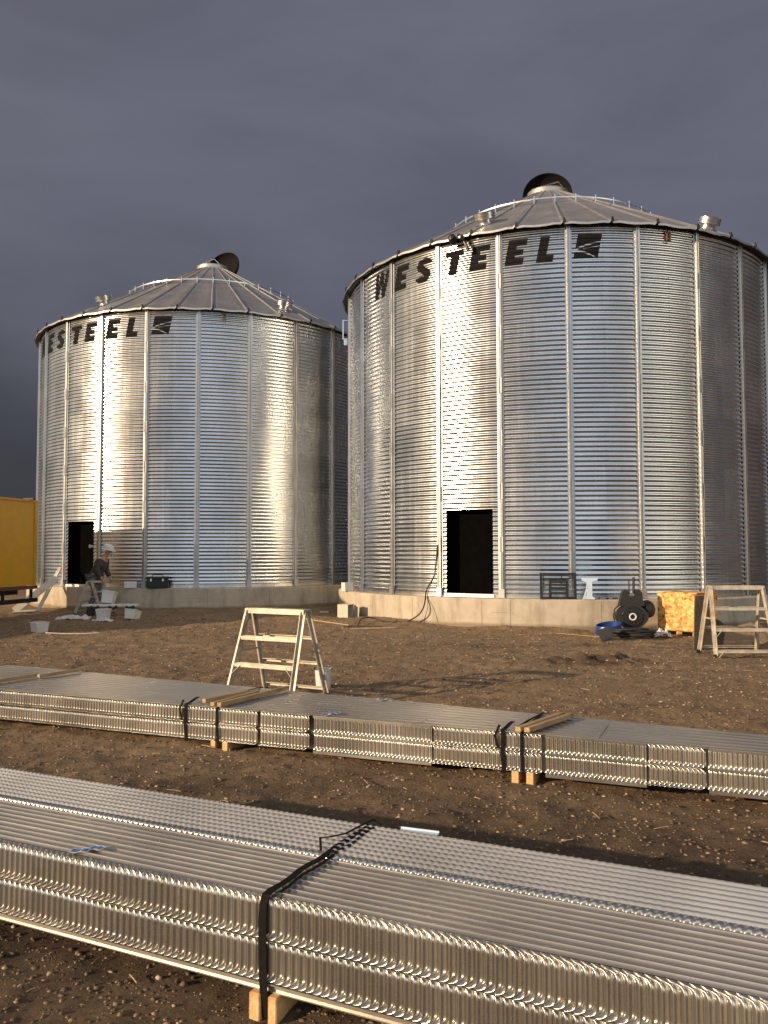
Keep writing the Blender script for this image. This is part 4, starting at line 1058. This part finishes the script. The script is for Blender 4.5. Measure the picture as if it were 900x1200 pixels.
for k in (.69, .12):
    w = empty('wheel', along(k, -.02, .43), math.atan2(d.y, d.x)); w.parent = t
    MB().lathe([(.30, -.14), (.41, -.14), (.44, -.10), (.44, .10), (.41, .14), (.30, .14)], 32, (0, 0, 0), (R(90), 0, 0), False, False).build('tyre', M['rubber'], w, 40)
    MB().lathe([(.30, -.1), (.28, -.06), (.1, -.05), (.09, -.11), (.02, -.12)], 24, (0, 0, 0), (R(90), 0, 0)).build('rim', M['blackmetal'], w, 40)
mb = MB(); mb.bar(along(.45, -.6, .58), along(1.0, -.6, .58), .15, .14); mb.bar(along(.75, .03, .38), along(1.0, .03, .38), .06, .11); mb.bar(along(.81, .0, .66), along(.81, .0, .38), .06, .06); mb.bar(along(.97, .0, .66), along(.97, .0, .38), .06, .06); mb.build('underrun_bar', M['blackmetal'], t)
mb = MB(); c_ = along(-.27, -1.1, .55); mb.box((c_[0], c_[1], .62), (4.0, 1.9, .85), (0, 0, math.atan2(d.y, d.x)), .05); mb.build('unseen_low_caster', M['brown'], t)  # unseen low block, added to shape the shadow on the ground

# ------------------------------------------------------------------ the worker
def skin_mesh(name, joints, edges, mat, parent=None, sub=2):
    me = bpy.data.meshes.new(name); me.from_pydata([j[0] for j in joints], edges, [])
    o = bpy.data.objects.new(name, me); C.objects.link(o)
    o.modifiers.new('skin', 'SKIN')
    for i, j in enumerate(joints):
        sv = me.skin_vertices[0].data[i]; sv.radius = (j[1], j[1]) if not hasattr(j[1], '__len__') else j[1]
    me.skin_vertices[0].data[0].use_root = True
    s = o.modifiers.new('sub', 'SUBSURF'); s.levels = sub; s.render_levels = sub
    bpy.context.view_layer.update()
    dg = bpy.context.evaluated_depsgraph_get(); m2 = bpy.data.meshes.new_from_object(o.evaluated_get(dg))
    m2.name = name; m2.materials.clear(); m2.materials.append(mat)
    m2.polygons.foreach_set('use_smooth', [True]*len(m2.polygons))
    bpy.data.objects.remove(o); o = bpy.data.objects.new(name, m2); C.objects.link(o)
    if parent: o.parent = parent
    return o
# facing +x, origin between the feet; bent forward, looking down
J = [((0, 0, .93), (.13, .15)), ((.05, 0, 1.06), (.12, .14)), ((.14, 0, 1.24), (.13, .17)), ((.22, 0, 1.38), (.11, .15)), ((.27, 0, 1.46), .055), ((.31, 0, 1.53), .06), ((.345, 0, 1.60), (.095, .08)), ((.36, 0, 1.66), (.09, .075)),
     ((.0, .10, .88), .095), ((.10, .11, .50), .066), ((.0, .12, .13), .045), ((.03, .12, .05), .045), ((.17, .13, .035), .032),
     ((-.02, -.10, .88), .095), ((.06, -.11, .50), .066), ((-.10, -.11, .13), .045), ((-.08, -.11, .05), .045), ((.06, -.12, .035), .032),
     ((.20, .19, 1.36), .065), ((.17, .25, 1.12), .048), ((.30, .22, .92), .036), ((.33, .21, .86), (.035, .02)),
     ((.20, -.19, 1.36), .065), ((.16, -.25, 1.12), .048), ((.28, -.22, .93), .036), ((.31, -.21, .87), (.035, .02))]
Ed = [(0,1),(1,2),(2,3),(3,4),(4,5),(5,6),(6,7),(0,8),(8,9),(9,10),(10,11),(11,12),(0,13),(13,14),(14,15),(15,16),(16,17),(3,18),(18,19),(19,20),(20,21),(3,22),(22,23),(23,24),(24,25)]
wk = empty('person', (-7.66, 21.92, 0.02), R(-8)); tag(wk, 'stooping worker in white hard hat and dark jacket by the left doorway', 'person')
# fingers and face are grown with the body so that it stays one surface
for sgn, hi in ((1, 21), (-1, 25)):
    hx, hy, hz = J[hi][0]
    for q in range(4):
        i0 = len(J); dx = -.028+.019*q
        J.append(((hx+dx*.6, hy+.0*sgn, hz-.045), .0095)); J.append(((hx+dx+.008, hy, hz-.085+.006*abs(q-1.5)), .008)); J.append(((hx+dx+.0, hy-.012*sgn, hz-.11+.008*abs(q-1.5)), .007))
        Ed += [(hi, i0), (i0, i0+1), (i0+1, i0+2)]
    i0 = len(J); J.append(((hx+.035, hy-.02*sgn, hz-.01), .011)); J.append(((hx+.05, hy-.03*sgn, hz-.05), .009)); Ed += [(hi, i0), (i0, i0+1)]
body = skin_mesh('body', J, Ed, M['skin'], wk)
# nose, brow, ears joined into the body mesh
bm = bmesh.new(); bm.from_mesh(body.data)
def addell(c, s):
    r_ = bmesh.ops.create_uvsphere(bm, u_segments=12, v_segments=8, radius=1)
    for v in r_['verts']: v.co = Vector((v.co.x*s[0]+c[0], v.co.y*s[1]+c[1], v.co.z*s[2]+c[2])); 
addell((.455, 0, 1.585), (.022, .014, .022)); addell((.435, 0, 1.54), (.02, .028, .01)); addell((.43, 0, 1.505), (.025, .03, .022))
for sy in (-1, 1): addell((.345, sy*.082, 1.595), (.018, .012, .032)); addell((.432, sy*.032, 1.61), (.012, .014, .009))
bm.to_mesh(body.data); bm.free(); body.data.polygons.foreach_set('use_smooth', [True]*len(body.data.polygons))
def sub(ids, extra):  # clothing: same bones, larger radii
    idx = {k: i for i, k in enumerate(ids)}
    js = [(J[k][0], tuple(x+extra for x in J[k][1]) if hasattr(J[k][1], '__len__') else J[k][1]+extra) for k in ids]
    return js, [(idx[a], idx[b]) for a, b in Ed if a in idx and b in idx]
js, es = sub([1, 0, 2, 3, 18, 19, 20, 22, 23, 24], .028); skin_mesh('jacket', js, es, M['cloth_dark'], wk)
js, es = sub([0, 8, 9, 10, 13, 14, 15], .022); skin_mesh('trousers', js, es, M['cloth_grey'], wk)
for ids in ((11, 12), (16, 17)):
    js, es = sub(list(ids), .022); skin_mesh('boot', [((js[0][0][0], js[0][0][1], js[0][0][2]+.05), .05)]+js, [(0, 1), (1, 2)], M['rubber'], wk)
mb = MB(); mb.lathe([(.135, 0), (.138, .02), (.13, .07), (.10, .125), (.05, .15), (.01, .155)], 28); mb.lathe([(.17, -.004), (.165, .006), (.12, .012)], 28)
hat = mb.build('hard_hat', M['white'], wk, 50, (.35, 0, 1.655), (0, R(14), 0)); hat.scale = (1.12, .95, 1)
mb = MB(); mb.tube([(-.02, .16*math.cos(a), .0) if False else (.0+.165*math.cos(a), .185*math.sin(a), 0) for a in np.linspace(0, 2*PI, 24, endpoint=False)], .022, 6, True)
mb.box((-.2, -.02, -.05), (.09, .16, .16), None, .02); mb.build('tool_belt', M['rubber'], wk, False, (.0, 0, .99))

# ------------------------------------------------------------------ sky, sun, camera
SUN_AZ, SUN_EL = 242, 14.2
w = bpy.data.worlds.new('World'); scene.world = w; w.use_nodes = True; nt = w.node_tree; nt.nodes.clear()
out = nd(nt, 'ShaderNodeOutputWorld')
sky = nd(nt, 'ShaderNodeTexSky'); sky.sky_type = 'NISHITA'; sky.sun_disc = False; sky.sun_elevation = R(SUN_EL); sky.sun_rotation = R(SUN_AZ)
sky.air_density = 1.0; sky.dust_density = 2.0
bg = nd(nt, 'ShaderNodeBackground'); bg.inputs['Strength'].default_value = .10; lk(nt, sky.outputs[0], bg.inputs[0])
tc = nd(nt, 'ShaderNodeTexCoord'); dirv = tc.outputs['Generated']
sep = nd(nt, 'ShaderNodeSeparateXYZ'); lk(nt, dirv, sep.inputs[0])
cn = nd(nt, 'ShaderNodeTexNoise'); cn.inputs['Scale'].default_value = 1.7; cn.inputs['Detail'].default_value = 6; cn.inputs['Roughness'].default_value = .55
mp = nd(nt, 'ShaderNodeMapping'); mp.inputs['Scale'].default_value = (1, 1, 2.6); lk(nt, dirv, mp.inputs[0]); lk(nt, mp.outputs[0], cn.inputs['Vector'])
nz = cn.outputs['Fac']
# storm cloud deck: blue grey, darker low down, faint brown cast
deck = ramp(nt, mth(nt, 'ADD', sep.outputs[2], mth(nt, 'MULTIPLY_ADD', nz, .55, -.28)), [(.0, (.032, .035, .044)), (.10, (.042, .046, .058)), (.30, (.088, .093, .126)), (.55, (.104, .107, .142)), (.8, (.080, .082, .108))])
brown = ramp(nt, mth(nt, 'MULTIPLY_ADD', sep.outputs[0], -1.0, mth(nt, 'MULTIPLY_ADD', nz, .9, -.45)), [(.2, 0), (.75, 1)])
cn2 = nd(nt, 'ShaderNodeTexNoise'); cn2.inputs['Scale'].default_value = 3.1; cn2.inputs['Detail'].default_value = 7; cn2.inputs['Roughness'].default_value = .52; cn2.inputs['Distortion'].default_value = .5
mp2 = nd(nt, 'ShaderNodeMapping'); mp2.inputs['Scale'].default_value = (1, 1, 3.4); mp2.inputs['Rotation'].default_value = (.12, .2, .6); lk(nt, dirv, mp2.inputs[0]); lk(nt, mp2.outputs[0], cn2.inputs['Vector'])
deck = mixc(nt, 1.0, deck, ramp(nt, cn2.outputs['Fac'], [(.30, .93), (.5, 1.08), (.70, 1.19)]), 'MULTIPLY')
deck = mixc(nt, mth(nt, 'MULTIPLY', brown, .35), deck, (.088, .082, .088))
def lobe(az, el, power, gain):
    v = Vector((math.sin(R(az))*math.cos(R(el)), math.cos(R(az))*math.cos(R(el)), math.sin(R(el))))
    n = nd(nt, 'ShaderNodeVectorMath'); n.operation = 'DOT_PRODUCT'; lk(nt, dirv, n.inputs[0]); n.inputs[1].default_value = v
    return mth(nt, 'MULTIPLY', mth(nt, 'POWER', mth(nt, 'MAXIMUM', n.outputs['Value'], 0), power), gain)
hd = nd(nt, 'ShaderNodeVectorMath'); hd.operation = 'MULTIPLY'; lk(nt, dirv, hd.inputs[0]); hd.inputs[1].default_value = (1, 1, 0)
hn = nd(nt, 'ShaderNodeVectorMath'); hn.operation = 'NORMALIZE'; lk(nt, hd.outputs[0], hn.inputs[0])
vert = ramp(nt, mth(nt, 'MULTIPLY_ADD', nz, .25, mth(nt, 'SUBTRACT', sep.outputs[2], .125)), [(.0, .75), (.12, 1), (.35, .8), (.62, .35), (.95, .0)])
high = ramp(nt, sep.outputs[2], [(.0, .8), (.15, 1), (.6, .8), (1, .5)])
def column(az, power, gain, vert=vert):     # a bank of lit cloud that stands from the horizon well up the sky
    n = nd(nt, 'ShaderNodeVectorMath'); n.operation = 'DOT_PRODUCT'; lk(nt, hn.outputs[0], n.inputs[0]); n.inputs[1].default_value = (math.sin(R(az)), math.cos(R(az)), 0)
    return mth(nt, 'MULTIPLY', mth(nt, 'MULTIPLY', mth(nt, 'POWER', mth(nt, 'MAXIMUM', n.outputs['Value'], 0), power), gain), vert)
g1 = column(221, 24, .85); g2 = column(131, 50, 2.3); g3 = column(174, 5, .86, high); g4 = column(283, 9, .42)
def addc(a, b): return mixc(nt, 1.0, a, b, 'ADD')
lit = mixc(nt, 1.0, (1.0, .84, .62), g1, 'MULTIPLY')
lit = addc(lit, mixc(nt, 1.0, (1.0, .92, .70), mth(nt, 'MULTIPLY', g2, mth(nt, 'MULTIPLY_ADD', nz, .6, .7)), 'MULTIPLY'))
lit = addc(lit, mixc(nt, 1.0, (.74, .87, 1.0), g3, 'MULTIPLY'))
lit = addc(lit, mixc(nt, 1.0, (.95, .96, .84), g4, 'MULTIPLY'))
lowleft = mth(nt, 'MULTIPLY', ramp(nt, mth(nt, 'MULTIPLY', sep.outputs[0], -1.0), [(.05, 0), (.42, .75)]), ramp(nt, mth(nt, 'ADD', sep.outputs[2], mth(nt, 'MULTIPLY_ADD', nz, .3, -.15)), [(.12, 1), (.34, 0)]))
deck = mixc(nt, lowleft, deck, (.030, .033, .040))
deck = mixc(nt, ramp(nt, sep.outputs[0], [(.45, 0), (.7, .6)]), deck, (.02, .021, .026))
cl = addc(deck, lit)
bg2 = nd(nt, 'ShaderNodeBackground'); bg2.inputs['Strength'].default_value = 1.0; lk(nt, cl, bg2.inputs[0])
# clear sky only behind the camera and between the clouds
cov = ramp(nt, mth(nt, 'ADD', sep.outputs[1], mth(nt, 'MULTIPLY_ADD', nz, .5, -.25)), [(.0, .85), (.25, 1)])
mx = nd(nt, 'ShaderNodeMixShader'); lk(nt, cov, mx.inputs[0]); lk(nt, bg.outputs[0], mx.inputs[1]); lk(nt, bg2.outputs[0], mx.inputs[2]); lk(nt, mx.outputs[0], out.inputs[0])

L = bpy.data.lights.new('sun', 'SUN'); L.energy = 5.0; L.angle = R(.6); L.color = (1.0, .76, .50)
so = bpy.data.objects.new('sun', L); C.objects.link(so)
v = Vector((math.sin(R(SUN_AZ))*math.cos(R(SUN_EL)), math.cos(R(SUN_AZ))*math.cos(R(SUN_EL)), math.sin(R(SUN_EL))))
so.rotation_euler = v.to_track_quat('Z', 'Y').to_euler(); so.location = v*40

cam = bpy.data.cameras.new('camera'); co = bpy.data.objects.new('camera', cam); C.objects.link(co)
co.location = (0, 0, 1.55); co.rotation_euler = (R(90)+.050865, .00172, 0)
cam.sensor_fit = 'VERTICAL'; cam.sensor_height = 36; cam.sensor_width = 27; cam.lens = 965.56/1200*36
cam.clip_start = .05; cam.clip_end = 6000
scene.camera = co
scene.view_settings.view_transform = 'Standard'; scene.view_settings.look = 'None'; scene.view_settings.exposure = .35; scene.view_settings.gamma = 1
scene.view_settings.use_curve_mapping = False
